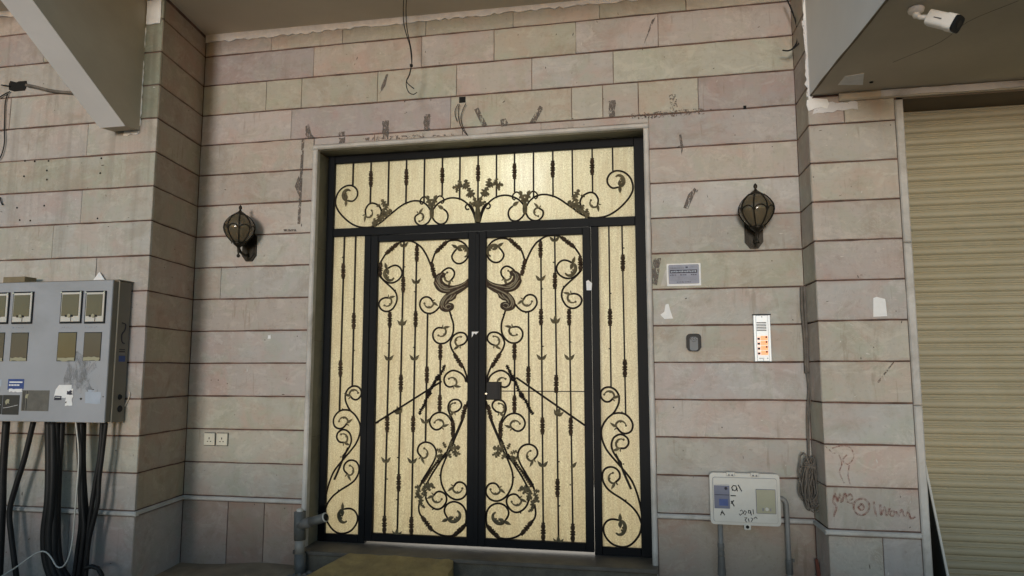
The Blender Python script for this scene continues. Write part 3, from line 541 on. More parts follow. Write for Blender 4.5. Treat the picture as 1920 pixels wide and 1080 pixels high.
# ================================================================== large structure
GZ = -0.50                      # porch floor level
PL = -0.647                     # front plane of the left wall pier
PR = -0.30                      # front plane of the right pier
XC0, XC1 = -2.690, 1.857        # inner corners of the bay
XL = -2.591                     # outer corner of the left pier
XR0, XR1 = 1.873, 2.384         # right pier
CX = -0.4255                    # centre line of the door

def grid_sheet(name, x0, x1, y0, y1, z, nx, ny, amp, mat, label=None, hump=None):
    mb = MB()
    for j in range(ny + 1):
        for i in range(nx + 1):
            x = x0 + (x1 - x0) * i / nx; y = y0 + (y1 - y0) * j / ny
            h = amp * mnoise.noise(Vector((x * 3, y * 3, 0)))
            if hump: h += hump(x, y)
            mb.v.append((x, y, z + h))
    for j in range(ny):
        for i in range(nx):
            a = j * (nx + 1) + i; mb.f.append((a, a + 1, a + nx + 2, a + nx + 1))
    o = mb.build(name, mat, fix=False, smooth=True); o['kind'] = 'structure'
    return o
grid_sheet('street', -60, 60, -70, -4.2, GZ - 0.15, 24, 14, 0.0, 'asphalt')
def hump(x, y):
    d = math.exp(-((x + 1.98) / 0.30) ** 2) * 0.035 + 0.03 * math.exp(-((x + 1.55) / 0.2) ** 2)
    return d * math.exp(-(y / 0.35) ** 2)
grid_sheet('porch_floor', -7.0, 7.0, -4.2, 0.006, GZ, 200, 60, 0.006, 'floor_cement', hump=hump)
k = MB().cbox(-60, 60, -4.30, -4.20, GZ - 0.25, GZ + 0.012, 0.01).build('kerb', 'sill_stone'); k['kind'] = 'structure'

bw = thing('added_shade_wall', 'low cement wall added out of view to shade the foot of the stone wall', 'wall', (0, -6.6, GZ - .15))  # unseen wall added behind the camera to darken the foot of the stonework
MB().box(-14, 14, -6.75, -6.55, GZ - 0.16, 0.24).build('wall_body', 'floor_cement', bw); MB().cbox(-14, 14, -6.80, -6.50, 0.241, 0.30, .01).build('coping', 'trim_stone', bw)

# ceiling of the porch, a touch lower towards the right
def czx(x): return 3.655 - 0.0098 * (x - 0.5)
mb = MB(); mb.add([(-7, -1.62, czx(-7)), (2.2, -1.62, czx(2.2)), (2.2, 0.34, czx(2.2)), (-7, 0.34, czx(-7)),
                   (-7, -1.62, 3.98), (2.2, -1.62, 3.98), (2.2, 0.34, 3.98), (-7, 0.34, 3.98)],
                  [(0, 3, 2, 1), (4, 5, 6, 7), (0, 1, 5, 4), (1, 2, 6, 5), (2, 3, 7, 6), (3, 0, 4, 7)])
c = mb.build('ceiling', 'ceiling_paint'); c['kind'] = 'structure'

TINT = [(0.445, 0.428, 0.372), (0.425, 0.420, 0.360), (0.440, 0.402, 0.370), (0.390, 0.358, 0.350), (0.455, 0.446, 0.420), (0.440, 0.422, 0.370), (0.450, 0.418, 0.386), (0.420, 0.404, 0.380)]
rs = random.Random(11)
def stone(parent, fn, u0, u1, z0, z1, tint=None, d=0.022, mat='limestone', lod=0.004, gz=0.0048, gu=0.0016):
    """one cladding stone: a slab with worn, slightly uneven edges; fn maps (u, depth, z) to space"""
    u0 += gu; u1 -= gu; z0 += gz; z1 -= gz
    pr = rs.uniform(-0.0016, 0.0016); c = 0.0028
    def edge(a, b, fixed, ax, n):
        out = []
        for k in range(n):
            t = a + (b - a) * k / n; w = rs.uniform(-0.0022, 0.0022) if k else 0
            out.append((t, fixed + w) if ax == 'u' else (fixed + w, t))
        return out
    nu = max(3, min(10, int((u1 - u0) / 0.10)))
    o = edge(u0, u1, z0, 'u', nu) + edge(z0, z1, u1, 'z', 2) + edge(u1, u0, z1, 'u', nu) + edge(z1, z0, u0, 'z', 2)
    n = len(o); cu = (u0 + u1) / 2; cz = (z0 + z1) / 2; hu = (u1 - u0) / 2; hz = (z1 - z0) / 2
    mb = MB()
    mb.v = [fn(u, d, z) for u, z in o] + [fn(u, pr + c, z) for u, z in o] + [fn(cu + (u - cu) * (1 - c / hu), pr, cz + (z - cz) * (1 - c / hz)) for u, z in o]
    for i in range(n):
        j = (i + 1) % n
        mb.f += [(i, j, n + j, n + i), (n + i, n + j, 2 * n + j, 2 * n + i)]
    mb.f.append(tuple(2 * n + i for i in range(n)))
    ob = mb.build('stone', mat, parent)
    t = tint if tint else rs.choice(TINT); w = rs.uniform(0.93, 1.05)
    ob.color = (t[0] * w * 1.01, t[1] * w * rs.uniform(0.99, 1.02), t[2] * w * rs.uniform(0.99, 1.05), 1)
    return ob
def row(parent, fn, xs, z0, z1, tints=None, **kw):
    for i in range(len(xs) - 1):
        stone(parent, fn, xs[i], xs[i + 1], z0, z1, tints[i] if tints and i < len(tints) else None, **kw)
B_, G_, P_, MV, W_, Y_, PK, GY = TINT

# ---------------- wall round the door
wall = thing('stone_wall', 'wall of pinkish beige stone courses round the black and gold door', 'wall', (-0.4, 0, GZ))
fw = lambda u, d, z: (u, d, z)
row(wall, fw, [XC0, -2.099, -1.486, -0.80, -0.113, 0.532, 1.149, XC1], 3.5, 3.645, [PK, B_, B_, G_, B_, G_, B_])
row(wall, fw, [XC0, -1.726, -0.83, -0.26, 0.357, 0.95, XC1], 3.25, 3.5, [MV, P_, P_, G_, GY, P_])
row(wall, fw, [XC0, -2.128, -1.821, -1.183, -0.55, 0.028, 0.626, XC1], 3.0, 3.25, [B_, G_, Y_, G_, P_, GY, G_])
row(wall, fw, [XC0, -1.9, -0.593, 0.322, 0.546, 0.80, 1.216, XC1], 2.75, 3.0, [PK, MV, G_, B_, Y_, B_, MV])
row(wall, fw, [-1.70, -1.2, -0.5, 0.094, 0.868], 2.688, 2.75, [PK, P_, PK, P_], d=0.02)
sideL = [(2.5, PK), (2.25, P_), (2.0, Y_), (1.75, W_), (1.5, G_), (1.25, P_), (1.0, W_), (0.75, P_), (0.5, B_), (0.25, B_), (0.0, Y_)]
sideR = [(2.5, GY), (2.25, P_), (2.0, W_), (1.75, GY), (1.5, B_), (1.25, W_), (1.0, Y_), (0.75, W_), (0.5, PK), (0.25, GY), (0.0, GY)]
for z, t in sideL: row(wall, fw, [XC0, -2.455, -1.701] if z == 1.5 else [XC0, -1.701], z, z + 0.25, [G_, W_] if z == 1.5 else [t])
for z, t in sideR: row(wall, fw, [0.868, XC1], z, z + 0.25, [t])
row(wall, fw, [XC0, -2.306, -2.007, -1.701], GZ - 0.05, -0.034, [(0.37, 0.315, 0.275), (0.34, 0.27, 0.22), (0.35, 0.28, 0.23)], gu=0.003)
row(wall, fw, [0.868, XC1], GZ - 0.05, -0.034, [(0.37, 0.315, 0.255)], gu=0.003)
mb = MB().box(-2.76, -1.675, 0.0075, 0.32, -0.7, 3.70).box(0.845, 1.93, 0.0075, 0.32, -0.7, 3.70).box(-1.675, 0.845, 0.0075, 0.32, 2.672, 3.70).box(-1.675, 0.845, 0.02, 0.32, -0.7, -0.362)
mb.build('mortar_backing', 'mortar', wall)
MB().cbox(XC0, -1.701, -0.020, 0.02, -0.032, -0.002, 0.008).build('dado_moulding', 'trim_stone', wall)
MB().cbox(0.868, XC1, -0.020, 0.02, -0.032, -0.002, 0.008).build('dado_moulding', 'trim_stone', wall)
# surround of the opening
MB().cbox(-1.700, -1.660, -0.022, 0.03, -0.45, 2.650, 0.009).build('door_surround', 'trim_stone', wall)
MB().cbox(0.830, 0.867, -0.022, 0.03, -0.45, 2.650, 0.009).build('door_surround', 'trim_stone', wall)
MB().cbox(-1.700, 0.867, -0.0225, 0.03, 2.652, 2.686, 0.009).build('door_surround', 'trim_stone', wall)
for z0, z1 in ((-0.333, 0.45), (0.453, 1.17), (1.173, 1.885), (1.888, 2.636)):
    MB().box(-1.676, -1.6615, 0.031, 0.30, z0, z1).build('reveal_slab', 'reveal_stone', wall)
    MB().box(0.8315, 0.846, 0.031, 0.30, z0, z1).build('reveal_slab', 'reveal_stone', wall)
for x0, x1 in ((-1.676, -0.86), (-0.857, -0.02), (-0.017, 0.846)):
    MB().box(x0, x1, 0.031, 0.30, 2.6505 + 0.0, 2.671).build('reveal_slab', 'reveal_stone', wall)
# ragged white plaster line under the ceiling
MB().prism(jag(XC0, XC1, 3.618, 3.69, 0.010, 0.035, 5, 'b'), -0.010, 0.004).build('plaster_line', 'white_plaster', wall)
# residues of old fittings and tape
def sheet(name, mat, parent, outline, y, t=0.0012):
    return MB().prism(outline, y - t, y).build(name, mat, parent)
for i, r in enumerate(D2['res']): sheet('tape_residue', 'adhesive_brown', wall, jag(*r, 0.006, 0.02, i), -0.0022)
for i, r in enumerate(D2['res_grey']): sheet('tape_residue', 'adhesive_grey', wall, jag(*r, 0.006, 0.03, 20 + i), -0.0026)
for i, pl in enumerate(D2['res_slant']): sheet('scrape_mark', 'adhesive_brown', wall, pl, -0.0030 - 0.00005 * i)
# cut opening for a junction box above the door
MB().box(-0.527, -0.478, -0.0032, 0.005, 2.945, 2.990).build('socket_hole', 'void_black', wall)
MB().box(1.515, 1.535, -0.0032, 0.005, 2.745, 2.768).build('socket_hole', 'void_black', wall)

# ---------------- left pier
pier = thing('stone_pier', 'long stone-clad pier left of the door behind the grey meter cabinet', 'pier', (-4.6, PL, GZ))
fl = lambda u, d, z: (u, PL + d, z)
LV = D2['L_v']; xl = [p[0] for p in LV]
cuts = {3.5: [], 3.25: [-3.6], 3.0: [], 2.75: [-3.86], 2.5: [-3.167], 2.25: [], 2.0: [-3.178], 1.75: [-3.40], 1.5: [-3.02], 1.25: [], 1.0: [], 0.75: [], 0.5: [-3.2], 0.25: [], 0.0: []}
for z, cc in cuts.items():
    far = [-7.0, -6.1 + rs.uniform(-.2, .2), -5.2 + rs.uniform(-.2, .2), -4.3 + rs.uniform(-.15, .15)]
    top = z + 0.25 if z < 3.5 else 3.665
    if z >= 2.75:
        row(pier, fl, far + cc + [-2.735], z, top, mat='limestone_streaked')
        row(pier, fl, [-2.735, XL], z, top, [(0.27, 0.28, 0.22)], mat='limestone_streaked')
    else:
        row(pier, fl, far + cc + [XL], z, top, mat='limestone_streaked', tints=[None] * len(far + cc))
row(pier, fl, [-7, -6.2, -5.4, -4.6, -3.8, -3.1, XL], GZ - 0.05, -0.034, mat='limestone_streaked')
sl = math.hypot(XL - XC0, PL); ux, uy = (XC0 - XL) / sl, -PL / sl      # along the return, from front corner to back
fs = lambda u, d, z: (XL + ux * u - uy * d, PL + uy * u + ux * d, z)
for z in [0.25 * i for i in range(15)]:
    row(pier, fs, [0.004, sl - 0.002], z, z + 0.25 if z < 3.5 else 3.66, [rs.choice([(0.405, 0.340, 0.268), (0.415, 0.350, 0.285), (0.395, 0.338, 0.272)])])  # brown tints put the shade of this face into the stone colour
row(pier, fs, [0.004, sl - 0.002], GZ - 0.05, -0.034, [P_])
mb = MB(); q = 0.0075
a = [(-7.2, PL + q), (XL - q, PL + q), (XC0 - q, 0.0), (XC0 - q, 0.3), (-7.2, 0.3)]
mb.v = [(x, y, -0.7) for x, y in a] + [(x, y, 3.72) for x, y in a]
mb.f = [tuple(range(5))[::-1], tuple(range(5, 10))] + [(i, (i + 1) % 5, 5 + (i + 1) % 5, 5 + i) for i in range(5)]
mb.build('mortar_backing', 'mortar', pier)
MB().cbox(-7, XL + 0.019, PL - 0.020, PL + 0.02, -0.032, -0.002, 0.008).build('dado_moulding', 'trim_stone', pier)
mb = MB(); v = []
for u, dz in ((0.0, 0), (sl, 0)):
    for d, z in ((0.0, -0.032), (-0.020, -0.026), (-0.020, -0.008), (0.0, -0.002)): v.append(fs(u, d, z))
mb.add(v, [(0, 1, 5, 4), (1, 2, 6, 5), (2, 3, 7, 6), (3, 0, 4, 7), (0, 3, 2, 1), (4, 5, 6, 7)]); mb.build('dado_moulding', 'trim_stone', pier)
def fsheet(name, mat, parent, x0, x1, z0, z1, y, seed, t=0.004, amp=0.008, sides='tblr'):
    return MB().prism(jag(x0, x1, z0, z1, amp, 0.03, seed, sides), y - t, y).build(name, mat, parent)
fsheet('plaster_line', 'white_plaster', pier, -7, -2.94, 3.655, 3.76, PL + 0.002, 61, 0.012, 0.010, 'b')
fsheet('plaster_patch', 'white_plaster', pier, -2.722, -2.605, 3.46, 3.645, PL + 0.001, 62, 0.014, 0.003)
fsheet('plaster_patch', 'white_plaster', pier, -2.86, -2.735, 2.635, 2.672, PL + 0.001, 63, 0.008, 0.010)
fsheet('plaster_patch', 'white_plaster', pier, -2.745, -2.726, 2.70, 3.44, PL - 0.0002, 64, 0.005, 0.005)
for x, z in D2['nails']:
    MB().lathe([(0, 0.0075), (0.002, 0.0065)], (x, PL - 0.0018, z), (0, 1, 0), 8).build('drill_hole', 'void_black', pier)
MB().prism(D2['hole_left'], PL - 0.0035, PL + 0.01).build('broken_hole', 'void_black', pier)

# ---------------- right pier
rp = thing('stone_pier', 'narrow stone pier between the bay and the tan roller shutter with faded red scribbles', 'pier', (2.13, PR, GZ))
fr = lambda u, d, z: (u, PR + d, z)
row(rp, fr, [XR0, 2.089, XR1], 2.5, 2.685, [P_, B_])
for z, t in ((2.25, GY), (2.0, Y_), (1.75, P_), (1.5, P_), (1.25, W_), (1.0, B_), (0.75, Y_), (0.5, W_), (0.25, PK), (0.0, P_)): row(rp, fr, [XR0, XR1], z, z + 0.25, [t])
row(rp, fr, [XR0, 2.173, XR1], GZ - 0.05, -0.034, [B_, GY], gu=0.002)
fq = lambda u, d, z: (XC1 + (XR0 - XC1) * (u / 0.3) + d, -u, z)
for z in [0.25 * i for i in range(15)]: row(rp, fq, [0.002, 0.297], z, z + 0.25 if z < 3.5 else 3.64, [rs.choice([P_, PK, B_])])
row(rp, fq, [0.002, 0.297], GZ - 0.05, -0.034, [P_])
MB().box(XR0 + 0.006, 2.40, PR + 0.0075, 0.0, -0.7, 2.688).build('mortar_backing', 'mortar', rp)
MB().box(XR0 + 0.006, 2.40, PR + 0.0085, 0.0, 2.689, 3.66).build('mortar_backing', 'mortar', rp)
MB().cbox(XR0 - 0.018, XR1 + 0.002, PR - 0.020, PR + 0.02, -0.032, -0.002, 0.008).build('dado_moulding', 'trim_stone', rp)
mb = MB(); v = []
for u in (0.0, 0.3):
    for d, z in ((0.0, -0.032), (-0.018, -0.026), (-0.018, -0.008), (0.0, -0.002)): v.append(fq(u, d, z))
mb.add(v, [(0, 1, 5, 4), (1, 2, 6, 5), (2, 3, 7, 6), (3, 0, 4, 7), (0, 3, 2, 1), (4, 5, 6, 7)]); mb.build('dado_moulding', 'trim_stone', rp)
for z0, z1 in ((GZ, 0.735), (0.738, 1.72), (1.723, 2.628)):
    MB().cbox(XR1 + 0.001, 2.432, PR - 0.012, PR + 0.25, z0, z1, 0.007).build('edge_trim', 'trim_stone', rp)
for i, pl in enumerate(D2['graffiti']):
    pts = spline([(x, PR - 0.0024, z) for x, z in pl], 0.008)
    MB().tube(pts, 0.0055 if i < 9 else 0.0040, 5).build('red_scribble', 'red_wash', rp)
sheet('scrape_mark', 'adhesive_grey', rp, [(2.29, 1.0), (2.298, 1.0), (2.20, 0.87), (2.19, 0.875)], PR - 0.003)

# chips, scratches and old nail marks in the stone
rn = random.Random(21)
def nicks(parent, n_, x0, x1, z0, z1, y, name='chip'):
    for i in range(n_):
        x = rn.uniform(x0, x1); z = rn.uniform(z0, z1); L = rn.uniform(.006, .028); a = rn.choice([rn.uniform(60, 110), rn.uniform(-20, 40)]); w_ = rn.uniform(.0012, .004)
        ca, sa = math.cos(R(a)), math.sin(R(a)); ps = []
        for t_, s_ in ((0, .4), (.35, 1), (.7, .7), (1, .2), (.8, -.6), (.4, -1), (.1, -.5)): ps.append((x + ca * L * t_ - sa * w_ * s_, z + sa * L * t_ + ca * w_ * s_))
        MB().prism(ps, y - .0027, y - .0019).build(name, 'chip_dark' if rn.random() < .65 else 'chip_pale', parent)
nicks(wall, 22, -2.6, -1.75, 0.1, 3.4, 0); nicks(wall, 26, 0.92, 1.80, 0.1, 3.4, 0); nicks(wall, 22, -1.7, 0.9, 2.78, 3.55, 0)
nicks(pier, 26, -4.0, -2.62, 1.6, 3.2, PL); nicks(pier, 10, -3.9, -2.62, -0.4, 0.5, PL); nicks(rp, 26, 1.90, 2.36, -0.4, 2.55, PR)

# ---------------- right balcony slab and lintel
slab = thing('balcony_slab', 'dropped painted balcony slab above the shutter carrying the white camera', 'balcony', (4.5, -1.7, 2.69))
SZ = 2.692
mb = MB(); lo = [(1.890, PR - 0.001), (1.985, -1.3), (2.075, -2.3), (7.2, -2.3), (7.2, PR - 0.001)]
mb.v = [(x, y, SZ) for x, y in lo] + [(x, y, 3.97) for x, y in lo]
mb.f = [tuple(range(5))[::-1], tuple(range(5, 10))] + [(i, (i + 1) % 5, 5 + (i + 1) % 5, 5 + i) for i in range(5)]
mb.build('slab', 'soffit_paint', slab)
# outer cheek sheet in the lightened paint, its light painted in
mb = MB(); n_ = 0.004
mb.v = [(1.890 - n_, PR - 0.002, SZ + 0.004), (1.985 - n_, -1.3, SZ + 0.004), (2.075 - n_, -2.3, SZ + 0.004), (1.890 - n_, PR - 0.002, 3.66), (1.985 - n_, -1.3, 3.66), (2.075 - n_, -2.3, 3.66)]
mb.f = [(0, 1, 4, 3), (1, 2, 5, 4)]; mb.build('lit_cheek', 'soffit_paint_lit', slab)
mb = MB(); e = spline([(1.893, PR - 0.01, SZ), (1.93, -0.75, SZ + 0.002), (1.985, -1.3, SZ - 0.002), (2.075, -2.3, SZ)], 0.05)
MB().tube(e, [0.006 + 0.003 * mnoise.noise(p * 6) for p in e], 6).build('drip_edge', 'lintel_brown', slab)
MB().cbox(2.06, 7.2, PR - 0.030, PR - 0.002, 2.640, 2.691, 0.01).build('fascia_strip', 'soffit_paint', slab)
MB().prism(jag(2.30, 7.2, 2.645, 2.685, 0.004, 0.06, 71), PR - 0.0345, PR - 0.031).build('plaster_line', 'trim_stone', slab)
mb = MB(); mb.add([(2.02, -0.47, SZ - 0.004), (2.17, -0.44, SZ - 0.004), (2.13, -0.62, SZ - 0.004), (2.03, -0.60, SZ - 0.004), (2.02, -0.47, SZ), (2.17, -0.44, SZ), (2.13, -0.62, SZ), (2.03, -0.60, SZ)],
    [(0, 3, 2, 1), (0, 1, 5, 4), (1, 2, 6, 5), (2, 3, 7, 6), (3, 0, 4, 7), (4, 5, 6, 7)]); mb.build('peeling_patch', 'white_plaster', slab)
MB().lathe([(0, 0.012), (0.004, 0.010)], (2.21, -0.47, SZ - 0.0045), (0, 0, 1), 8).build('drill_hole', 'void_black', slab)
# white splashes of paint at the slab's inner corner
fsheet('paint_splash', 'white_plaster', rp, 1.874, 1.900, 2.60, 3.64, PR - 0.0016, 65, 0.006, 0.006)
fsheet('paint_splash', 'plaster_smear', rp, 1.90, 2.17, 2.58, 2.64, PR - 0.0016, 66, 0.003, 0.012)
fsheet('paint_splash', 'white_plaster', rp, 1.876, 1.99, 2.60, 2.665, PR - 0.003, 67, 0.006, 0.012)
fsheet('paint_splash', 'plaster_smear', rp, 1.868, 1.90, 2.68, 3.2, PR - 0.0065, 68, 0.002, 0.012)
for k_, pl in enumerate([[(2.25, -.75), (2.42, -.98), (2.47, -1.2), (2.62, -1.38)], [(3.1, -.42), (3.0, -.62), (3.06, -.85)]]):
    MB().tube(spline([(x, y, SZ - .0002) for x, y in pl], .05), .0014, 4).build('hairline_crack', 'lintel_brown', slab)
lin = MB().box(2.433, 7.2, PR + 0.002, -0.02, 2.632, 2.6905).build('lintel', 'lintel_brown')
tag(lin, 'brown painted lintel between the balcony slab and the tan shutter', 'lintel')

# ---------------- left haunched beam
beam = thing('haunched_beam', 'painted beam with a sloping underside running from the left pier to the ceiling', 'beam', (-2.83, PL, 2.66))
prof = [(PL - 0.001, 2.668), (-0.79, 2.652), (-2.095, 3.46), (-2.095, 3.73), (PL - 0.001, 3.73)]
mb = MB(); mb.v = [(-2.730, y, z) for y, z in prof] + [(-2.938, y, z) for y, z in prof]
mb.f = [tuple(range(5)), tuple(range(5, 10))[::-1]] + [(i, 5 + i, 5 + (i + 1) % 5, (i + 1) % 5) for i in range(5)]
mb.build('beam_body', 'soffit_paint', beam)
mb = MB(); d = Vector((0, -(3.46 - 2.652), -(2.095 - 0.79))).normalized() * 0.004
mb.v = [(-2.7305, -0.79 + d.y, 2.652 + d.z), (-2.9375, -0.79 + d.y, 2.652 + d.z), (-2.9375, -2.095 + d.y, 3.46 + d.z), (-2.7305, -2.095 + d.y, 3.46 + d.z),
        (-2.7305, -0.79, 2.652), (-2.9375, -0.79, 2.652), (-2.9375, -2.095, 3.46), (-2.7305, -2.095, 3.46)]
mb.f = [(0, 1, 2, 3), (0, 4, 5, 1), (1, 5, 6, 2), (2, 6, 7, 3), (3, 7, 4, 0), (4, 7, 6, 5)]; mb.build('lit_soffit', 'soffit_paint_lit', beam)  # sheet over the sloping underside, light from the street painted in

# ---------------- roller shutter
shut = thing('roller_shutter', 'tan corrugated roller shutter closing the shop opening on the right', 'shutter', (4.8, -0.05, GZ))
pp = [(0.0, 0.016), (0.004, 0.009), (0.008, 0.003), (0.014, -0.001), (0.026, -0.003), (0.036, -0.002), (0.043, 0.002), (0.048, 0.012), (0.051, 0.013), (0.054, 0.006), (0.058, 0.001), (0.063, 0.001), (0.067, 0.005), (0.073, 0.016), (0.0805, 0.0165)]
mb = MB(); SX = [2.440, 3.6, 4.8, 6.0, 7.1]; SY = -0.055
for x in SX: mb.v += [(x, SY + d, z) for z, d in pp]
n = len(pp)
for i in range(len(SX) - 1):
    for j in range(n - 1): mb.f.append((i * n + j, (i + 1) * n + j, (i + 1) * n + j + 1, i * n + j + 1))
sl0 = None; PITCH = 0.0805
for i in range(39):
    if sl0 is None: sl0 = mb.build('slat', 'shutter_paint', shut, fix=False, smooth=True); s_ = sl0
    else:
        s_ = sl0.copy(); COL.objects.link(s_)
    s_.location = (rs.uniform(-.0010, .0010), rs.uniform(-.0003, .0003), GZ + 0.002 + i * PITCH)
for z in (0,):
    MB().box(2.434, 7.15, SY + 0.018, SY + 0.03, GZ - 0.1, 2.64).build('shutter_backing', 'shutter_dark', shut)

# ---------------- door step and ramp
step = thing('door_step', 'dark stone step under the door with a lighter worn tread edge', 'step', (-0.42, -0.1, GZ))
MB().cbox(-1.700, 0.866, -0.125, 0.34, -0.362, -0.335, 0.004).build('tread', 'sill_stone', step)
MB().box(-1.695, 0.860, -0.108, 0.02, GZ - 0.05, -0.363).build('riser', 'riser_stone', step)
mb = MB(); NX, NY = 26, 16; rr_ = random.Random(4)
tl, tr, bl, br = Vector((-1.285, -0.127, -0.332)), Vector((-0.505, -0.127, -0.337)), Vector((-1.62, -1.15, -0.492)), Vector((-0.36, -1.15, -0.492))
top = []
for j in range(NY + 1):
    for i in range(NX + 1):
        u, v = i / NX, j / NY
        p = tl.lerp(tr, u).lerp(bl.lerp(br, u), v)
        w = mnoise.noise(Vector((p.x * 9, p.y * 9, 1.0))); w2 = mnoise.noise(Vector((p.x * 30, p.y * 30, 4.0)))
        p.z += 0.008 * w + 0.004 * w2
        if i in (0, NX): p.x += 0.018 * w + 0.012 * w2; p.z -= 0.008
        top.append(tuple(p))
mb.v = list(top)
for j in range(NY):
    for i in range(NX):
        a_ = j * (NX + 1) + i; mb.f.append((a_, a_ + NX + 1, a_ + NX + 2, a_ + 1))
def skirt(idx):
    o_ = len(mb.v)
    for q_ in idx:
        x, y, z = top[q_]; mb.v.append((x + rr_.uniform(-.006, .006), y, GZ - 0.03))
    for k_ in range(len(idx) - 1): mb.f.append((idx[k_], idx[k_ + 1], o_ + k_ + 1, o_ + k_))
skirt([j * (NX + 1) for j in range(NY + 1)]); skirt([j * (NX + 1) + NX for j in range(NY + 1)]); skirt(list(range(NX + 1))); skirt([NY * (NX + 1) + i for i in range(NX + 1)])
rmp = mb.build('cement_ramp', 'ochre_cement'); tag(rmp, 'rough ochre cement ramp leaning up to the dark door step', 'ramp')
mb = MB()
for i in range(150):
    x = rs.uniform(-1.66, -1.38); y = rs.uniform(-0.40, -0.13); r_ = rs.uniform(0.004, 0.016)
    mb.lathe([(-r_ * .7, r_ * .5), (0, r_), (r_ * .7, r_ * .4)], (x, y, GZ + 0.02 + r_ * .3 + 0.05 * max(0, (x + 1.62))), (rs.uniform(-.6, .6), rs.uniform(-.6, .6), 1), 5)
tag(mb.build('rubble', 'rubble'), kind='stuff', label='crumbled mortar beside the ochre ramp', cat='rubble')

# ---------------- hall behind the door
hall = MB()
hall.add([(-2.6, 0.33, -0.335), (1.8, 0.33, -0.335), (1.8, 3.6, -0.335), (-2.6, 3.6, -0.335), (-2.6, 0.33, 3.3), (1.8, 0.33, 3.3), (1.8, 3.6, 3.3), (-2.6, 3.6, 3.3)],
         [(0, 1, 2, 3), (4, 7, 6, 5), (1, 5, 6, 2), (2, 6, 7, 3), (3, 7, 4, 0)])
h = hall.build('hall_room', 'hall_paint', fix=False); h['kind'] = 'structure'
ld = bpy.data.lights.new('hall_lamp', 'AREA'); lo_ = bpy.data.objects.new('hall_lamp', ld); COL.objects.link(lo_)
ld.shape = 'RECTANGLE'; ld.size = 3.4; ld.size_y = 2.2; ld.energy = 33; ld.color = (1.0, 0.96, 0.88)
lo_.location = (-0.42, 3.3, 1.0); lo_.rotation_euler = (R(-90), 0, 0)
lb = bpy.data.lights.new('hall_bulb', 'POINT'); lbo = bpy.data.objects.new('hall_bulb', lb); COL.objects.link(lbo)
lb.energy = 11; lb.color = (0.80, 0.90, 1.0); lb.shadow_soft_size = 0.18; lbo.location = (-0.18, 0.95, 2.62)
# ================================================================== the door
FY0, FY1 = 0.178, 0.226          # fixed frame, front and back
LY0, LY1 = 0.170, 0.214          # leaves
BY = 0.188                       # plane of the iron bars
GY_ = 0.206                      # glass
mir = lambda x: 2 * CX - x
df = thing('door_frame', 'black metal door frame with transom and two sidelights of gold obscured glass', 'door frame', (CX, 0.2, -0.335))
for x0, x1, z0, z1, y0 in ((-1.661, -1.605, -0.3345, 2.649, FY0), (mir(-1.605), 0.831, -0.3345, 2.649, FY0), (-1.6045, mir(-1.6045), 2.590, 2.649, FY0 + .001),
                       (-1.6045, mir(-1.6045), 1.996, 2.061, FY0 + .001), (-1.337, -1.284, -0.3345, 1.9955, FY0 + .0015), (mir(-1.284), mir(-1.337), -0.3345, 1.9955, FY0 + .0015),
                       (-1.6045, -1.3375, -0.3345, -0.279, FY0 + .002), (mir(-1.3375), mir(-1.6045), -0.3345, -0.279, FY0 + .002)):
    MB().cbox(x0, x1, y0, FY1, z0, z1, 0.003).build('frame_member', 'black_frame', df)
MB().box(-1.27, mir(-1.27), FY0 - 0.016, FY0 + 0.0005, 1.996, 2.020).build('drip_rail', 'black_frame', df)
for x0, x1, z0, z1 in ((-1.606, mir(-1.606), 2.060, 2.591), (-1.606, -1.336, -0.280, 1.997), (mir(-1.336), mir(-1.606), -0.280, 1.997)):
    MB().box(x0, x1, GY_, GY_ + 0.005, z0, z1).build('glass_pane', 'obscured_glass', df)
BR = 0.0072
def bar(parent, x0, z0, x1, z1, y=BY, r=BR, name='bar'):
    return MB().tube([(x0, y, z0), (x1, y, z1)], r * 1.12, 4).build(name, 'black_iron', parent)
def collar(parent, x0, z0, x1, z1, y=BY):
    a = Vector((x0, y, z0)); b_ = Vector((x1, y, z1)); L = (b_ - a).length; r = 0.0170
    pr_ = [(0, .70), (.03, .90), (.07, .62), (.12, .85), (.22, 1.0), (.31, .85), (.36, .52), (.40, 1.05), (.45, 1.15), (.50, .60), (.55, 1.15), (.60, 1.05), (.64, .52), (.69, .85), (.78, 1.0), (.88, .85), (.93, .62), (.97, .90), (1, .70)]
    return MB().lathe([(t * L, q_ * r) for t, q_ in pr_], a, (b_ - a), 10, 0.07).build('collar', 'bronzed_iron', parent)
def leaf_shape(mb, o, ang, L, w, y, bend=0.0, h=0.005, sgn=1):
    """almond leaf from o (x, z), pointing at ang, optionally curved"""
    ca, sa = math.cos(ang), math.sin(ang); out = []
    ts = [0, .12, .3, .5, .7, .88, 1.0]
    def pt(t, s): 
        u = L * t; v = s * w * math.sin(math.pi * min(1, t ** 0.8 * 0.97 + 0.03)) * 0.5 + bend * L * t * t * sgn
        return (o[0] + ca * u - sa * v, o[1] + sa * u + ca * v)
    outl = [pt(t, 1) for t in ts] + [pt(t, -1) for t in ts[-2:0:-1]]
    # two halves sloping up to a midrib
    mids = [pt(t, 0) for t in ts]
    base = len(mb.v)
    mb.v += [(x, y, z) for x, z in outl] + [(x, y - h, z) for x, z in mids] + [(x, y + h * .6, z) for x, z in mids]
    n = len(ts)
    L1 = list(range(n)); L2 = [0] + [2 * n - 2 - k for k in range(1, n - 1)] + [n - 1]
    for k_ in range(n - 1):
        for side in (L1, L2):
            mb.f.append((base + side[k_], base + side[k_ + 1], base + 2 * n - 2 + k_ + 1, base + 2 * n - 2 + k_))
            mb.f.append((base + side[k_], base + side[k_ + 1], base + 3 * n - 2 + k_ + 1, base + 3 * n - 2 + k_))
    return mb
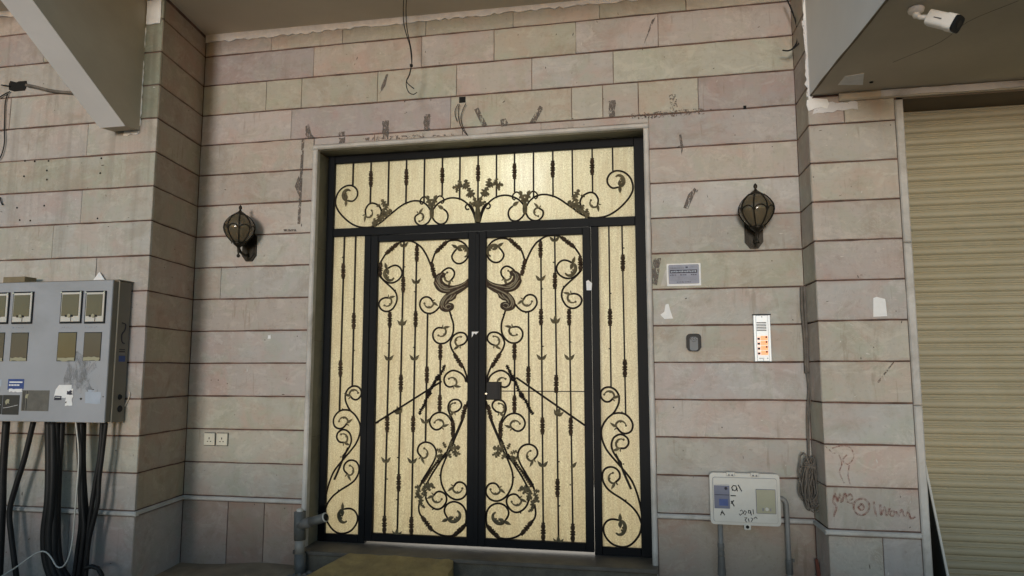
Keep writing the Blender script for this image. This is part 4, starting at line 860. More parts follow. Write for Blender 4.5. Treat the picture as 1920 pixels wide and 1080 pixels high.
def sprout(parent, x, z, kind, tilt=0, only=None):
    mb = MB(); t = R(tilt)
    if only != 'r': leaf_shape(mb, (x, z - .022), R(158) + t, 0.050, 0.026, BY - 0.009, -0.42)
    if only != 'l': leaf_shape(mb, (x, z - .022), R(22) + t, 0.050, 0.026, BY - 0.009, 0.42)
    if kind == 3: leaf_shape(mb, (x, z - .024), R(90) + t, 0.062, 0.028, BY - 0.011)
    mb.lathe([(-.006, .006), (0, .008), (.006, .006)], (x, BY - .004, z - .022), (0, 0, 1), 8)
    return mb.build('leaf_sprout', 'patina_leaf', parent)
SM_T = [(0, 0), (40, 14), (54, 50), (45, 92), (12, 121), (-28, 128), (-60, 116)]
BG_T = [(0, 0), (64, 15), (99, 70), (97, 130), (74, 176), (29, 196), (-16, 181)]
def scroll(parent, pts, kind, mirror=False, r=BR, scale=1.0):
    P_s = [((mir(x) if mirror else x), z) for x, z in pts]
    sp = spline([(x, BY, z) for x, z in P_s], 0.010)
    ob = MB().tube(sp, r, 6).build('scroll', 'black_iron', parent, smooth=True)
    if kind == 'N': return ob
    if kind == 'L':
        a, b_ = sp[-4], sp[-1]; an = math.atan2(b_.z - a.z, b_.x - a.x)
        mb = MB(); leaf_shape(mb, (b_.x, b_.z), an - (.15 if not mirror else -.15), 0.058, 0.030, BY - .006, 0, .005); mb.build('curl_ornament', 'patina_leaf', parent); return ob
    a, b_ = sp[-4], sp[-1]; t = Vector((b_.x - a.x, b_.z - a.z)).normalized()
    c0 = sp[-9] if len(sp) > 9 else sp[0]; t0 = Vector((a.x - c0.x, a.z - c0.z))
    s = 1 if (t0.x * t.y - t0.y * t.x) > 0 else -1
    n = Vector((-t.y, t.x)) * s; F = Vector((b_.x, b_.z)); f = 0.000500 * scale
    loc = lambda q: F + t * (q[0] * f) + n * (q[1] * f)
    mb = MB(); T_ = SM_T if kind == 'S' else BG_T
    tp = spline([(loc(q).x, BY - .001, loc(q).y) for q in T_], 0.006); N = len(tp)
    if kind == 'S':
        rad = [0.0055 + 0.0025 * math.sin(math.pi * i / (N - 1)) - (0.0025 * (i / (N - 1)) ** 3) for i in range(N)]
        mb.tube(tp, rad, 6)
        e = tp[-1]; mb.lathe([(-.006, .003), (-.003, .0085), (.003, .0085), (.006, .003)], (e.x, e.y, e.z), (0, 1, 0), 8)
        q = loc((26, 92)); mb.lathe([(-.005, .003), (-.002, .0065), (.002, .0065), (.005, .003)], (q.x, BY, q.y), (0, 1, 0), 7)
        ang = math.atan2(t.y, t.x)
        leaf_shape(mb, (loc((12, -2)).x, loc((12, -2)).y), ang - s * R(12), 0.056, 0.020, BY - .006, 0, .004)
        leaf_shape(mb, (loc((2, -4)).x, loc((2, -4)).y), ang - s * R(85), 0.026, 0.011, BY - .006, 0, .003)
    else:
        rad = [0.006 + 0.008 * math.sin(math.pi * min(1, i / (N - 1) * 1.02)) ** 0.8 for i in range(N)]
        mb.tube(tp, rad, 7)
        for q_ in ((62, 128), (70, 92)):
            q = loc(q_); mb.lathe([(-.006, .003), (-.002, .008), (.002, .008), (.006, .003)], (q.x, BY - .002, q.y), (0, 1, 0), 7)
        ang = math.atan2(n.y, n.x)
        m0 = loc((24, 6))
        leaf_shape(mb, (m0.x, m0.y), ang - s * R(8), 0.050, 0.030, BY - .010, 0, .006)
        leaf_shape(mb, (m0.x, m0.y), ang + math.pi - s * R(8), 0.054, 0.026, BY - .010, 0, .006)
    o2 = mb.build('curl_ornament', 'patina_leaf', parent, smooth=False)
    return ob
def lobed(parent, x, z, ang, L, w=0.8, y=BY - 0.012, seed=0, name='oak_leaf'):
    """oak-like lobed cast leaf"""
    rnd = random.Random(seed); out = []
    prof_ = [(0, .06), (.10, .12), (.16, .46), (.27, .54), (.32, .20), (.44, .30), (.48, .62), (.60, .58), (.64, .20), (.74, .22), (.80, .40), (.89, .30), (1.0, 0)]
    ca, sa = math.cos(ang), math.sin(ang); left = []; right = []
    for t, s in prof_:
        for arr, sg in ((left, 1), (right, -1)):
            v = sg * s * L * w * rnd.uniform(.85, 1.12); u = t * L
            arr.append((x + ca * u - sa * v, z + sa * u + ca * v))
    outl = left + right[-2::-1]
    mb = MB(); mb.ridge(outl, y, 0.007)
    mb.tube([(x, y - .007, z), (x + ca * L * .85, y - .008, z + sa * L * .85)], 0.0022, 4)
    return mb.build(name, 'patina_leaf', parent)
def nub(parent, x, z):
    return MB().box(x - .0045, x + .0045, BY - .004, BY + .004, z - .004, z + .004).build('weld_nub', 'black_iron', parent)

# ---- transom grille
TB = [(-0.2808, 2.2585), (-0.1402, 2.2974), (0.0055, 2.2473), (0.1533, 2.2441), (0.3003, 2.262), (0.4491, 2.2618), (0.5999, 2.407)]
bar(df, CX, 2.062, CX, 2.59)
for x, z in TB:
    for mm in (0, 1): bar(df, mir(x) if mm else x, z - (.035 if abs(x - .3003) < .01 else .012), mir(x) if mm else x, 2.59)
for mm in (0, 1):
    for pts, kd in IRON_TRANSOM: scroll(df, pts, kd, bool(mm), scale=0.9)
    f_ = (lambda x: mir(x)) if mm else (lambda x: x); sg = -1 if mm else 1
    def A(d): return R(180 - d) if mm else R(d)
    for c_ in COLLAR_TRANSOM[1:]: collar(df, f_(c_[0]), c_[1], f_(c_[2]), c_[3])
    MB().tube(spline([(f_(-0.418), BY - .006, 2.16), (f_(-0.402), BY - .006, 2.24), (f_(-0.368), BY - .006, 2.31), (f_(-0.32), BY - .006, 2.350), (f_(-0.275), BY - .006, 2.352)], .01), 0.0060, 6).build('stem', 'patina_leaf', df)
    for k_, (x, z, a_, L_, w_) in enumerate([(-0.408, 2.19, 35, .060, .5), (-0.392, 2.262, 58, .085, .62), (-0.385, 2.27, 10, .055, .6), (-0.345, 2.330, 78, .075, .62), (-0.345, 2.335, 20, .060, .6), (-0.298, 2.352, 60, .055, .55), (-0.292, 2.352, -8, .070, .55), (-0.272, 2.348, -70, .050, .5)]):
        lobed(df, f_(x), z, A(a_), L_, w_, seed=40 + k_)
    # spread acanthus where the outer scrolls leave the rail
    for k_, (x, z, a_, L_, w_) in enumerate([(0.425, 2.068, 140, .085, .55), (0.375, 2.105, 138, .085, .6), (0.325, 2.150, 145, .075, .7), (0.335, 2.14, 95, .070, .6), (0.325, 2.19, 120, .055, .6), (0.315, 2.215, 62, .075, .55), (0.36, 2.235, -20, .035, .6), (0.40, 2.085, 80, .05, .6), (0.36, 2.12, 60, .05, .6)]):
        lobed(df, f_(x), z, A(a_), L_, w_, seed=60 + k_)
    # butterfly
    bx = f_(-0.0599)
    for a_, L_, w_ in ((112, .105, .42), (68, .105, .42)):
        lobed(df, bx, 2.195, R(a_), L_, w_, seed=int(a_))
    MB().lathe([(-.045, .008), (-.03, .016), (0, .019), (.03, .016), (.055, .010)], (bx, BY - .006, 2.155), (0, 0, 1), 8).build('knot', 'patina_leaf', df)
    for s2 in (-1, 1):
        pts = [(bx + s2 * .012, 2.205), (bx + s2 * .035, 2.262), (bx + s2 * .062, 2.285), (bx + s2 * .090, 2.268), (bx + s2 * .096, 2.240), (bx + s2 * .080, 2.225), (bx + s2 * .072, 2.238)]
        MB().tube(spline([(x, BY - .004, z) for x, z in pts], .008), 0.006, 6).build('curl', 'black_iron', df, smooth=True)
    pts = [(-0.405, 2.09), (-0.395, 2.15), (-0.372, 2.195), (-0.345, 2.208), (-0.328, 2.190), (-0.338, 2.168), (-0.358, 2.172)]
    MB().tube(spline([(f_(x), BY - .004, z) for x, z in pts], .008), 0.0065, 6).build('curl', 'black_iron', df, smooth=True)
collar(df, *COLLAR_TRANSOM[0])
MB().lathe([(0, .020), (.05, .024), (.10, .016), (.16, .011)], (CX, BY - .006, 2.063), (0, 0, 1), 8, .1).build('stem', 'patina_leaf', df)
for a_, L_, w_ in ((108, .09, .45), (72, .09, .45)): lobed(df, CX, 2.175, R(a_), L_, w_, seed=int(a_) + 3)

# ---- sidelight grilles
for mm in (0, 1):
    f_ = (lambda x: mir(x)) if mm else (lambda x: x)
    bar(df, f_(0.5638), 1.996, f_(0.562), 0.8268); bar(df, f_(0.6590), 1.996, f_(0.6621), 0.6365)
    for pts, kd in IRON_SIDE: scroll(df, pts, kd, bool(mm))
    for c_ in COLLAR_SIDE: collar(df, f_(c_[0]), c_[1], f_(c_[2]), c_[3])
    for x, z in ((0.6363, 0.6519), (0.6405, 0.2907), (0.6527, 0.0444), (0.670, 1.83), (0.553, 1.10), (0.571, 1.50)): nub(df, f_(x), z)
    # thick double stretch of the long stem
    st = [(0.585, 0.36), (0.62, 0.285), (0.655, 0.20), (0.69, 0.12)]
    MB().tube(spline([(f_(x), BY + .002, z) for x, z in st], .02), [0.008] * 99 if False else 0.0085, 6).build('stem', 'black_iron', df)

# ---- two leaves
def make_leaf(mm):
    lb = 'left door leaf of gold glass with black scrollwork, no lock on it' if mm else 'right door leaf of gold glass with black scrollwork, carrying the lock box'
    d = thing('door_leaf', lb, 'door', ((mir(0.42) if mm else 0.42), 0.2, -0.32), 'pair of ornamental door leaves')
    f_ = (lambda x: mir(x)) if mm else (lambda x: x)
    def fx(a, b_): return (min(f_(a), f_(b_)), max(f_(a), f_(b_)))
    g = 0.3705
    for a, b_, z0, z1, yo in ((CX + .0015, -0.356, -0.316, 1.991, 0), (g, 0.4285, -0.316, 1.991, 0), (-0.3555, g - .0005, 1.941, 1.991, .001), (-0.3555, g - .0005, -0.316, -0.259, .001)):
        x0, x1 = fx(a, b_); MB().cbox(x0, x1, LY0 + yo, LY1, z0, z1, 0.003).build('stile' if yo == 0 else 'rail', 'black_frame', d)
    x0, x1 = fx(-0.357, g + .001); MB().box(x0, x1, GY_ - .002, GY_ + .003, -0.260, 1.942).build('glass_pane', 'obscured_glass', d)
    for xa, za, xb, zb in ((0.0588, 1.912, 0.0676, -0.26), (0.1636, 1.942, 0.1765, -0.26), (0.2672, 1.3932, 0.2795, -0.26), (-0.1405, 1.1473, -0.1409, 0.6416), (-0.0357, 1.3748, -0.0327, 0.4178)):
        bar(d, f_(xa), za, f_(xb), zb)
    for pts, kd in IRON_LEAF: scroll(d, pts, kd, bool(mm))
    for c_ in COLLAR_LEAF: collar(d, f_(c_[0]), c_[1], f_(c_[2]), c_[3])
    for x, z, kk, ti in SPROUT_LEAF: sprout(d, f_(x), z, kk, -ti if mm else ti)
    sprout(d, f_(0.274), 0.284, 2, 0, None if mm else 'r')
    if mm: sprout(d, -0.8208, 0.578, 2)
    for x, z in [(0.153, 1.7399), (0.0699, 1.5444), (0.2265, 1.5605), (-0.2258, 1.3603), (-0.0553, 1.3686), (0.2772, 1.1513), (-0.1456, 0.1768), (-0.0044, 0.1329), (-0.1236, 0.3539), (0.1836, 0.296), (0.2631, 0.1368), (-0.0959, -0.0714), (0.1854, -0.0117), (0.072, 1.12)]:
        nub(d, f_(x), z)
    # acanthus swirl
    for i, ol in enumerate(ACANTHUS):
        o_ = [(f_(x), z) for x, z in ol]
        cxm = sum(p[0] for p in o_) / len(o_); czm = sum(p[1] for p in o_) / len(o_)
        mb = MB(); mb.prism(o_, BY - .012 - .002 * i, BY + .004); mb.build('acanthus_leaf', 'bronzed_iron', d)
    for i, vl in enumerate(ACANTHUS_VEINS):
        sp = spline([(f_(x), BY - .014 - (.002 if i > 3 else 0), z) for x, z in vl], .008); N = len(sp)
        MB().tube(sp, [0.0020 + 0.0034 * math.sin(math.pi * k_ / max(1, N - 1)) for k_ in range(N)], 6).build('leaf_vein', 'leaf_highlight', d)
    for i, ol in enumerate(ACANTHUS):
        MB().tube(spline([(f_(x), BY - .010, z) for x, z in ol], .01), 0.0045, 5).build('leaf_rim', 'bronzed_iron', d)
    # oak clusters on the lower stem
    def A(dg): return R(180 - dg) if mm else R(dg)
    cl = [(-0.215, 0.372, 172, .090, .50), (-0.222, 0.38, 112, .055, .5), (-0.245, 0.36, 232, .060, .5), (-0.262, 0.352, 205, .050, .5), (-0.205, 0.35, 238, .055, .55), (-0.195, 0.375, 62, .050, .5), (-0.17, 0.345, 25, .055, .5), (-0.160, 0.335, 285, .055, .55), (-0.15, 0.32, 345, .045, .5),
          (-0.020, 0.092, 168, .085, .5), (-0.040, 0.10, 222, .055, .5), (-0.075, 0.10, 200, .045, .5), (-0.015, 0.085, 235, .060, .6), (-0.005, 0.09, 355, .050, .55), (0.0, 0.075, 310, .055, .55), (-0.008, 0.045, 205, .050, .55), (0.0, 0.035, 330, .050, .55), (-0.003, 0.03, 266, .075, .5), (-0.003, -0.035, 215, .045, .5)]
    for k_, (x, z, a_, L_, w_) in enumerate(cl): lobed(d, f_(x), z, A(a_), L_, w_, BY - .010 - .0012 * (k_ % 4), seed=100 + k_)
    # braided textured lower stem
    mb = MB()
    for k_ in range(15):
        t = k_ / 14; x = -0.160 + (-0.020 + 0.160) * t; z = 0.325 + (0.120 - 0.325) * t
        mb.lathe([(-.008, .004), (-.003, .011), (.004, .010), (.009, .004)], (f_(x), BY - .004, z), ((-.56 if mm else .56), 0, -.82), 7)
    mb.build('knotted_stem', 'bronzed_iron', d)
    MB().tube([(f_(-0.327), BY - .001, 0.63), (f_(-0.315), BY - .001, 0.58), (f_(-0.285), BY, 0.51), (f_(-0.235), BY, 0.40)], 0.0105, 6).build('stem', 'black_iron', d)
    # pull handle: a diagonal rod and a knobbly twisted grip standing off the bars
    hd = D2['handle']; rod = hd['rodL'] if mm else hd['rodR']; tw = hd['twL'] if mm else hd['twR']
    MB().tube([Vector(p) for p in rod], 0.0075, 8).build('brace_rod', 'black_iron', d)
    MB().tube([Vector(rod[1] if not mm else rod[0]), (rod[1][0] if not mm else rod[0][0], LY0, rod[1][2] if not mm else rod[0][2])], 0.0075, 8).build('brace_rod', 'black_iron', d)
    sp = spline([Vector(p) for p in tw], 0.006); mb = MB(); mb.tube(sp, 0.0065, 6); rnd = random.Random(3 + mm)
    for k_ in range(2, len(sp) - 1, 2):
        r_ = 0.0095 + 0.0045 * abs(math.sin(k_ * 0.55)) + rnd.uniform(0, .002); p = sp[k_]; ax = (sp[min(k_ + 1, len(sp) - 1)] - sp[k_ - 1])
        mb.lathe([(-.006, r_ * .4), (-.003, r_), (.003, r_), (.006, r_ * .4)], p + Vector((rnd.uniform(-.004, .004), rnd.uniform(-.003, .003), 0)), ax, 8)
    for w_ in (0.28, 0.60):
        p = sp[int(w_ * (len(sp) - 1))]; mb.lathe([(-.02, .006), (-.012, .017), (0, .021), (.012, .017), (.02, .006)], p, (0, 1, 0), 8)
        mb.tube([p, Vector((p.x, BY, p.z))], 0.006, 6)
    mb.build('pull_handle', 'black_iron', d, smooth=False)
    return d
leafL = make_leaf(1); leafR = make_leaf(0)
MB().cbox(CX - 0.013, CX + 0.019, LY0 - 0.008, LY0 - 0.0005, -0.312, 1.975, 0.002).build('cover_strip', 'black_frame', leafR)
lkb = MB().cbox(-0.3480, -0.2400, LY0 - 0.012, GY_ - .003, 0.731, 0.862, 0.004).build('lock_box', 'lock_black', leafR)
MB().cbox(-0.262, -0.256, LY0 - 0.016, LY0 - 0.0125, 0.735, 0.858, 0.001).build('ridge', 'lock_black', lkb)
MB().lathe([(0, .010), (.008, .010), (.011, .007)], (-0.3457, LY0 - 0.0125, 0.7755), (0, -1, 0), 14).build('cylinder', 'chrome', lkb)
MB().box(-0.3467, -0.3447, LY0 - 0.0250, LY0 - 0.0236, 0.769, 0.782).build('keyway', 'void_black', lkb)
bar(leafR, -0.2395, 0.7945, 0.370, 0.7945, y=BY + .004, r=0.0042, name='latch_rod')
for i, pl in enumerate(D2['frame_scrap']):
    pass
sheet('paper_scrap', 'paper_white', leafR, [(x, z) for x, z in D2['frame_scrap'][0]], LY0 - .0008)
sheet('paper_scrap', 'paper_white', leafR, [(x, z) for x, z in D2['frame_scrap'][1]], LY0 - .0088)
# ================================================================== wall lanterns
def lantern(x, dz, label, swing=0.0):
    t = thing('wall_lantern', label, 'wall lamp', (x, 0, 1.76 + dz), 'bronzed wall lanterns beside the door')
    cy = -0.150; gx = x + swing
    V = lambda z: (gx, cy, z + dz)
    # backplate
    o = lambda w, z0, z1, c: [(x - w + c, z0 + dz), (x + w - c, z0 + dz), (x + w, z0 + dz + c * 1.3), (x + w, z1 + dz - c * 1.3), (x + w - c, z1 + dz), (x - w + c, z1 + dz), (x - w, z1 + dz - c * 1.3), (x - w, z0 + dz + c * 1.3)]
    mb = MB(); mb.prism(o(.060, 1.762, 2.00, .034), -0.014, -0.0045); mb.prism(o(.046, 1.780, 1.985, .028), -0.022, -0.0142); mb.build('backplate', 'lantern_iron', t)
    MB().tube(spline([(x, -0.018, 1.815 + dz), (x, -0.06, 1.800 + dz), (gx, -0.11, 1.812 + dz), (gx, cy, 1.845 + dz)], .01), 0.010, 8).build('arm', 'lantern_iron', t, smooth=True)
    MB().lathe([(0, .009), (.012, .014), (.028, .006), (.045, .010), (.075, .012), (.085, .022), (.100, .040), (.112, .044), (.118, .036)], V(1.772), (0, 0, 1), 12).build('cup', 'lantern_iron', t, smooth=True)
    gp = [(1.886, .046), (1.905, .066), (1.935, .090), (1.965, .106), (1.995, .113), (2.025, .109), (2.055, .094), (2.082, .070), (2.100, .048)]
    MB().lathe([(z - 1.886, r - .003) for z, r in gp], V(1.886), (0, 0, 1), 32).build('glass_globe', 'smoked_glass', t, smooth=True)
    MB().lathe([(0, .050), (.006, .054), (.016, .040), (.030, .022), (.040, .010), (.050, .007), (.058, .013), (.072, .012), (.084, .004)], V(2.092), (0, 0, 1), 14).build('cap', 'lantern_iron', t, smooth=True)
    rib = [Vector((r + .001, z)) for z, r in gp]
    def prof(z):
        for (z0, r0), (z1, r1) in zip(gp, gp[1:]):
            if z <= z1: return r0 + (r1 - r0) * (z - z0) / (z1 - z0)
        return gp[-1][1]
    def onr(a, z): r = prof(z) + .001; return (gx + r * math.cos(a), cy + r * math.sin(a), z + dz)
    NR = 8
    for k_ in range(NR):
        a = 2 * math.pi * (k_ + .5) / NR + 0.13
        MB().tube([onr(a, 1.99 + (2.100 - 1.99) * i / 6) for i in range(7)], .0050, 5).build('rib', 'lantern_iron', t)
        MB().tube([onr(a, 1.886 + (2.000 - 1.886) * i / 8) for i in range(9)], .0042, 5).build('rib', 'lantern_iron', t)
        pts = []
        for i in range(9):
            u = i / 8; pts.append(onr(a + 2 * math.pi / NR * u, 1.972 + 0.040 * math.sin(math.pi * u) ** 0.5))
        MB().tube(pts, .0036, 5).build('arch', 'lantern_iron', t)
        e = MB().lathe([(0, .004), (.006, .006), (.012, .003)], onr(a, 1.884), (math.cos(a), math.sin(a), -.5), 6); e.build('drop', 'lantern_iron', t)
    MB().lathe([(0, .012), (.02, .014), (.04, .024), (.07, .027), (.09, .018), (.10, .006)], V(1.900), (0, 0, 1), 12).build('bulb', 'white_plastic', t, smooth=True)
    return t
lantern(-2.212, 0.028, 'wall lantern with smoked globe on the pale wall left of the door', -0.004)
lantern(1.550, 0.0, 'wall lantern with smoked globe right of the door, above the intercom', 0.004)

# ================================================================== grey meter cabinet
cab = thing('meter_cabinet', 'large grey steel meter cabinet with windows and torn stickers on the left pier', 'meter cabinet', (-3.35, -0.75, 0.60))
CY = -0.842; CXR = -2.704; CZ0, CZ1 = 0.601, 1.553; CXL = -4.32
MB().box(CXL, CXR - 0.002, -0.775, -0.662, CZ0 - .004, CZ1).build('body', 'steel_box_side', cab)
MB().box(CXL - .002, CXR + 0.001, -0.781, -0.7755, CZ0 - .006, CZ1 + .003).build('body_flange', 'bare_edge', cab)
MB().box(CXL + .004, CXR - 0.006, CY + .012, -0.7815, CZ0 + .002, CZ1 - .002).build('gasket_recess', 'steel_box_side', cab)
MB().cbox(CXL, CXR - .001, CY, CY + .0115, CZ0, CZ1, 0.003).build('front_door', 'steel_box', cab)
MB().box(CXL - .01, CXR + .006, -0.80, -0.655, CZ1 + .0035, CZ1 + .010).build('rain_lip', 'steel_box_side', cab)
def mwin(r, up, k_):
    x0, x1, z0, z1 = r; y = CY
    if up:
        w = MB().cbox(x0, x1, y - .010, y - .0005, z0, z1, .003).build('meter_window', 'gasket', cab)
        MB().cbox(x0 + .010, x1 - .006, y - .014, y - .0105, z0 + .012, z1 - .010, .002).build('bezel', 'white_plastic', w)
        MB().cbox(x0 + .017, x1 - .019, y - .018, y - .0145, z0 + .050, z1 - .024, .002).build('glass', 'meter_glass', w)
        xm = (x0 + x1) / 2
        MB().lathe([(0, .014), (.006, .012)], (xm - .004, y - .0145, z0 + .052), (0, -1, 0), 10).build('latch', 'cream_plastic', w)
        MB().box(xm - .034, xm - .022, y - .020, y - .0146, z0 + .044, z0 + .058).build('clip', 'gasket', w)
        MB().box(xm + .012, xm + .026, y - .020, y - .0146, z0 + .044, z0 + .058).build('clip', 'gasket', w)
        MB().box(xm + .008, xm + .013, y - .0155, y - .0141, z0 + .014, z0 + .044).build('slot', 'gasket', w)
        for sx_ in (x0 + .008, x1 - .008):
            MB().lathe([(0, .006), (.003, .005)], (sx_, y - .0145, z1 - .010), (0, -1, 0), 8).build('screw', 'chrome', w)
        # pencilled number under the window
        pts = []; rnd = random.Random(k_ + 5)
        for j in range(7):
            xa = x0 + .012 + j * .014
            s_ = [(xa + rnd.uniform(-.003, .003), z0 - .026 + rnd.uniform(-.007, .007)) for _ in range(3)]
            MB().tube([(a, y - .0008, b_) for a, b_ in s_], .0011, 4).build('handwriting', 'ink_grey', cab)
    else:
        w = MB().box(x0, x1, y - .0015, y - .0005, z0, z1).build('meter_window', 'gasket', cab)
        MB().box(x0 + .004, x1 - .004, y - .0030, y - .0016, z0 + .022, z1 - .005).build('glass', 'meter_glass_grey' if k_ != 2 else 'meter_glass', w)
        MB().prism(jag(x0 + .006, x1 - .006, z0 + .002, z0 + .024, .004, .02, k_), y - .0042, y - .0031).build('putty_lump', 'cream_plastic', w)
ups = D2['cab_up']; los = D2['cab_lo']; dx = ups[3][0] - ups[2][0]
for k_, r in enumerate(ups): mwin(r, True, k_)
for k_, r in enumerate(los): mwin(r, False, k_)
for k_ in (1, 2):
    sh = ups[1][0] - ups[0][0]
    mwin((ups[0][0] - sh * k_, ups[0][1] - sh * k_, ups[0][2], ups[0][3]), True, 7 + k_)
    mwin((los[0][0] - sh * k_, los[0][1] - sh * k_, los[0][2], los[0][3]), False, 7 + k_)
for k_, (x0, x1, z0, z1) in enumerate(D2['cab_vent']):
    w = MB().box(x0, x1, CY - .0018, CY - .0005, z0, z1).build('vent_panel', 'vent_mesh' if k_ == 2 else 'board_dark', cab)
    if k_ == 2:
        for q in (.012, .022, .040): MB().box(x0 + q, x0 + q + .003, CY - .0032, CY - .0019, z0 + .004, z1 - .004).build('groove', 'gasket', w)
    else:
        MB().tube([(x0 + .01, CY - .003, z0 + .045), (x0 + .05, CY - .003, z0 + .05), (x1 - .01, CY - .003, z0 + .066)], .0016, 4).build('scratch', 'paper_white', w)
    MB().prism(jag(x0 + .03, x0 + .055, z1 - .06, z1 - .03, .008, .01, k_), CY - .0034, CY - .0022).build('fleck', 'cream_plastic', w)
for k_, (x0, x1, z0, z1) in enumerate(D2['cab_blue']):
    s_ = MB().prism([(x0, z0), (x1, z0 + .004), (x1, z1), (x0, z1)], CY - .0013, CY - .0005).build('sticker', 'blue_print' if k_ else 'pale_blue_print', cab)
    if k_:
        MB().box(x0 + .012, x1 - .012, CY - .0022, CY - .0015, z1 - .026, z1 - .017).build('printed_line', 'paper_white', s_)
        for j in range(7): MB().box(x0 + .010 + j * .0125, x0 + .019 + j * .0125, CY - .0022, CY - .0015, z1 - .047, z1 - .036).build('printed_word', 'paper_white', s_)
        MB().prism(jag(x0 + .016, x1 - .01, z0 - .014, z0 + .006, .004, .015, 8), CY - .0030, CY - .0023).build('torn_edge', 'paper_white', s_)
p0, p1, p2 = D2['cab_paper']
a = MB().prism([(p0[0], p0[2] + .01), (p0[0] + .01, p0[3] - .03), (p0[0] + .035, p0[3]), (p0[1], p0[3]), (p0[1] + .003, p0[2] + .02), (p0[1] - .05, p0[2] + .005)], CY - .0014, CY - .0005).build('torn_paper', 'paper_white', cab)
MB().prism(jag(p0[0] + .004, p0[0] + .062, p0[2] - .008, p0[2] + .020, .003, .02, 4), CY - .0024, CY - .0016).build('ink_block', 'ink_dark', a)
MB().box(p0[0] + .012, p0[0] + .052, CY - .0032, CY - .0025, p0[2] + .008, p0[2] + .012).build('printed_line', 'paper_white', a)
a = MB().prism(jag(p1[0] + .006, p1[1], p1[2] - .006, p1[3] + .01, .006, .015, 3), CY - .0036, CY - .0028).build('torn_paper', 'paper_white', cab)
MB().prism(jag(p1[0] + .016, p1[1] - .006, p1[3] - .024, p1[3], .005, .012, 9), CY - .0046, CY - .0037).build('ink_block', 'ink_dark', a)
MB().prism(jag(p1[0] + .01, p1[0] + .018, p1[2] + .01, p1[2] + .02, .002, .006, 10), CY - .0046, CY - .0037).build('ink_block', 'ink_dark', a)
MB().prism(jag(p2[0], p2[1], p2[2], p2[3] - .012, .004, .02, 6), CY - .0014, CY - .0005).build('torn_paper', 'pale_blue_print', cab)
MB().prism(jag(p2[0] + .02, p2[0] + .07, p2[3] - .008, p2[3] + .002, .003, .015, 7), CY - .0014, CY - .0005).build('torn_paper', 'pale_blue_print', cab)
for k_, (fx_, fz_, r_) in enumerate(((-.19, .155, .010), (-.055, .19, .008), (-.062, .175, .006), (-.10, .215, .007), (-.145, .22, .008), (-.33, .200, .009), (-.02, .17, .005))):
    MB().prism([(CXR + fx_ + r_ * math.cos(q) * (1 + .3 * math.sin(3 * q + k_)), CZ0 + fz_ + r_ * math.sin(q) * .8) for q in [i * math.pi / 4 for i in range(8)]], CY - .0011, CY - .0005).build('paint_chip', 'ink_grey' if k_ % 3 else 'marker_black', cab)
MB().prism(jag(-3.03, -2.78, .80, 1.06, .02, .04, 15), CY - .0009, CY - .0004).build('grime', 'dirt_film', cab)
# right cheek: two knock-out caps and a printed mark
def cheek(z, y, r, mat, nm): return MB().lathe([(0, r), (.006, r * .8)], (CXR - .0015, y, z), (1, 0, 0), 12).build(nm, mat, cab)
cheek(.765, -.712, .020, 'gasket', 'knockout'); cheek(.685, -.705, .024, 'gasket', 'knockout')
for (y0, y1, z0, z1, mt) in ((-.745, -.685, 1.005, 1.045, 'blue_print'), (-.745, -.690, 1.055, 1.061, 'ink_grey'), (-.745, -.690, 1.070, 1.077, 'ink_dark'), (-.745, -.690, 1.085, 1.091, 'ink_dark')):
    MB().box(CXR - .0019, CXR - .0008, y0, y1, z0, z1).build('printed_mark', mt, cab)
MB().tube(spline([(CXR - .001, -.735, 1.27), (CXR - .001, -.70, 1.26), (CXR - .001, -.705, 1.22), (CXR - .001, -.73, 1.19), (CXR - .001, -.725, 1.14), (CXR - .001, -.70, 1.13)], .01), .0045, 4).build('printed_mark', 'ink_dark', cab)
MB().tube([(CXR - .002, -.66, .70), (CXR + .02, -.655, .75), (CXR + .03, -.655, .78), (CXR + .02, -.655, .80)], .004, 5).build('bracket', 'bare_edge', cab)
wb = MB().cbox(-3.64, -3.46, -0.80, -0.70, CZ1 + .0105, CZ1 + .050, .003).build('wood_block', 'wood_block'); tag(wb, 'small wooden block lying on top of the grey meter cabinet', 'wood block')
sc_ = MB().prism([(-3.03, 1.565), (-2.972, 1.64), (-2.915, 1.57)], -0.668, -0.664).build('paper_scrap', 'paper_white'); tag(sc_, 'white triangular paper tip sticking up behind the grey meter cabinet', 'paper')
names = ['outermost black cable at the left edge below the grey cabinet', 'black cable curving inwards second from the left below the cabinet', 'black cable on the left side of the thick bundle', 'black cable at the front of the thick bundle', 'black cable in the middle of the thick bundle',
         'black cable on the right side of the thick bundle', 'thin black cable crossing behind the thick bundle', 'black cable just left of the thin white cable', 'black cable right behind the thin white cable', 'black cable curving beside the white cable towards the floor',
         'black cable sweeping left from the right end of the cabinet', 'thinner black cable at the right end of the cabinet', 'short black cable loop bulging right at the floor']
for (r_, pts), nm in zip(D2['cables'], names):
    c_ = MB().tube(spline(pts, .03), r_ * (1.42 if 'bundle' in nm else 1.2), 10).build('black_cable', 'black_rubber', smooth=True); tag(c_, nm, 'cable', 'black supply cables below the grey cabinet')
c_ = MB().tube(spline(D2['white_cable'], .02), .0048, 7).build('white_cable', 'white_plastic', smooth=True); tag(c_, 'thin white cable hanging below the grey cabinet and looping left', 'cable')
cd = MB().tube(spline(D2['left_conduit'], .02), .0115, 9).build('flexible_conduit', 'cloth_grey', smooth=True); tag(cd, 'grey conduit running from the broken black hole to the sloping beam', 'conduit')
wl_ = ['short black wire dropping left from the broken hole', 'short black wire hanging below the broken hole', 'thin wire entering the broken hole from the left', 'thin grey wire hanging down the left edge of the pier', 'short wire end above the meter cabinet at the left edge']
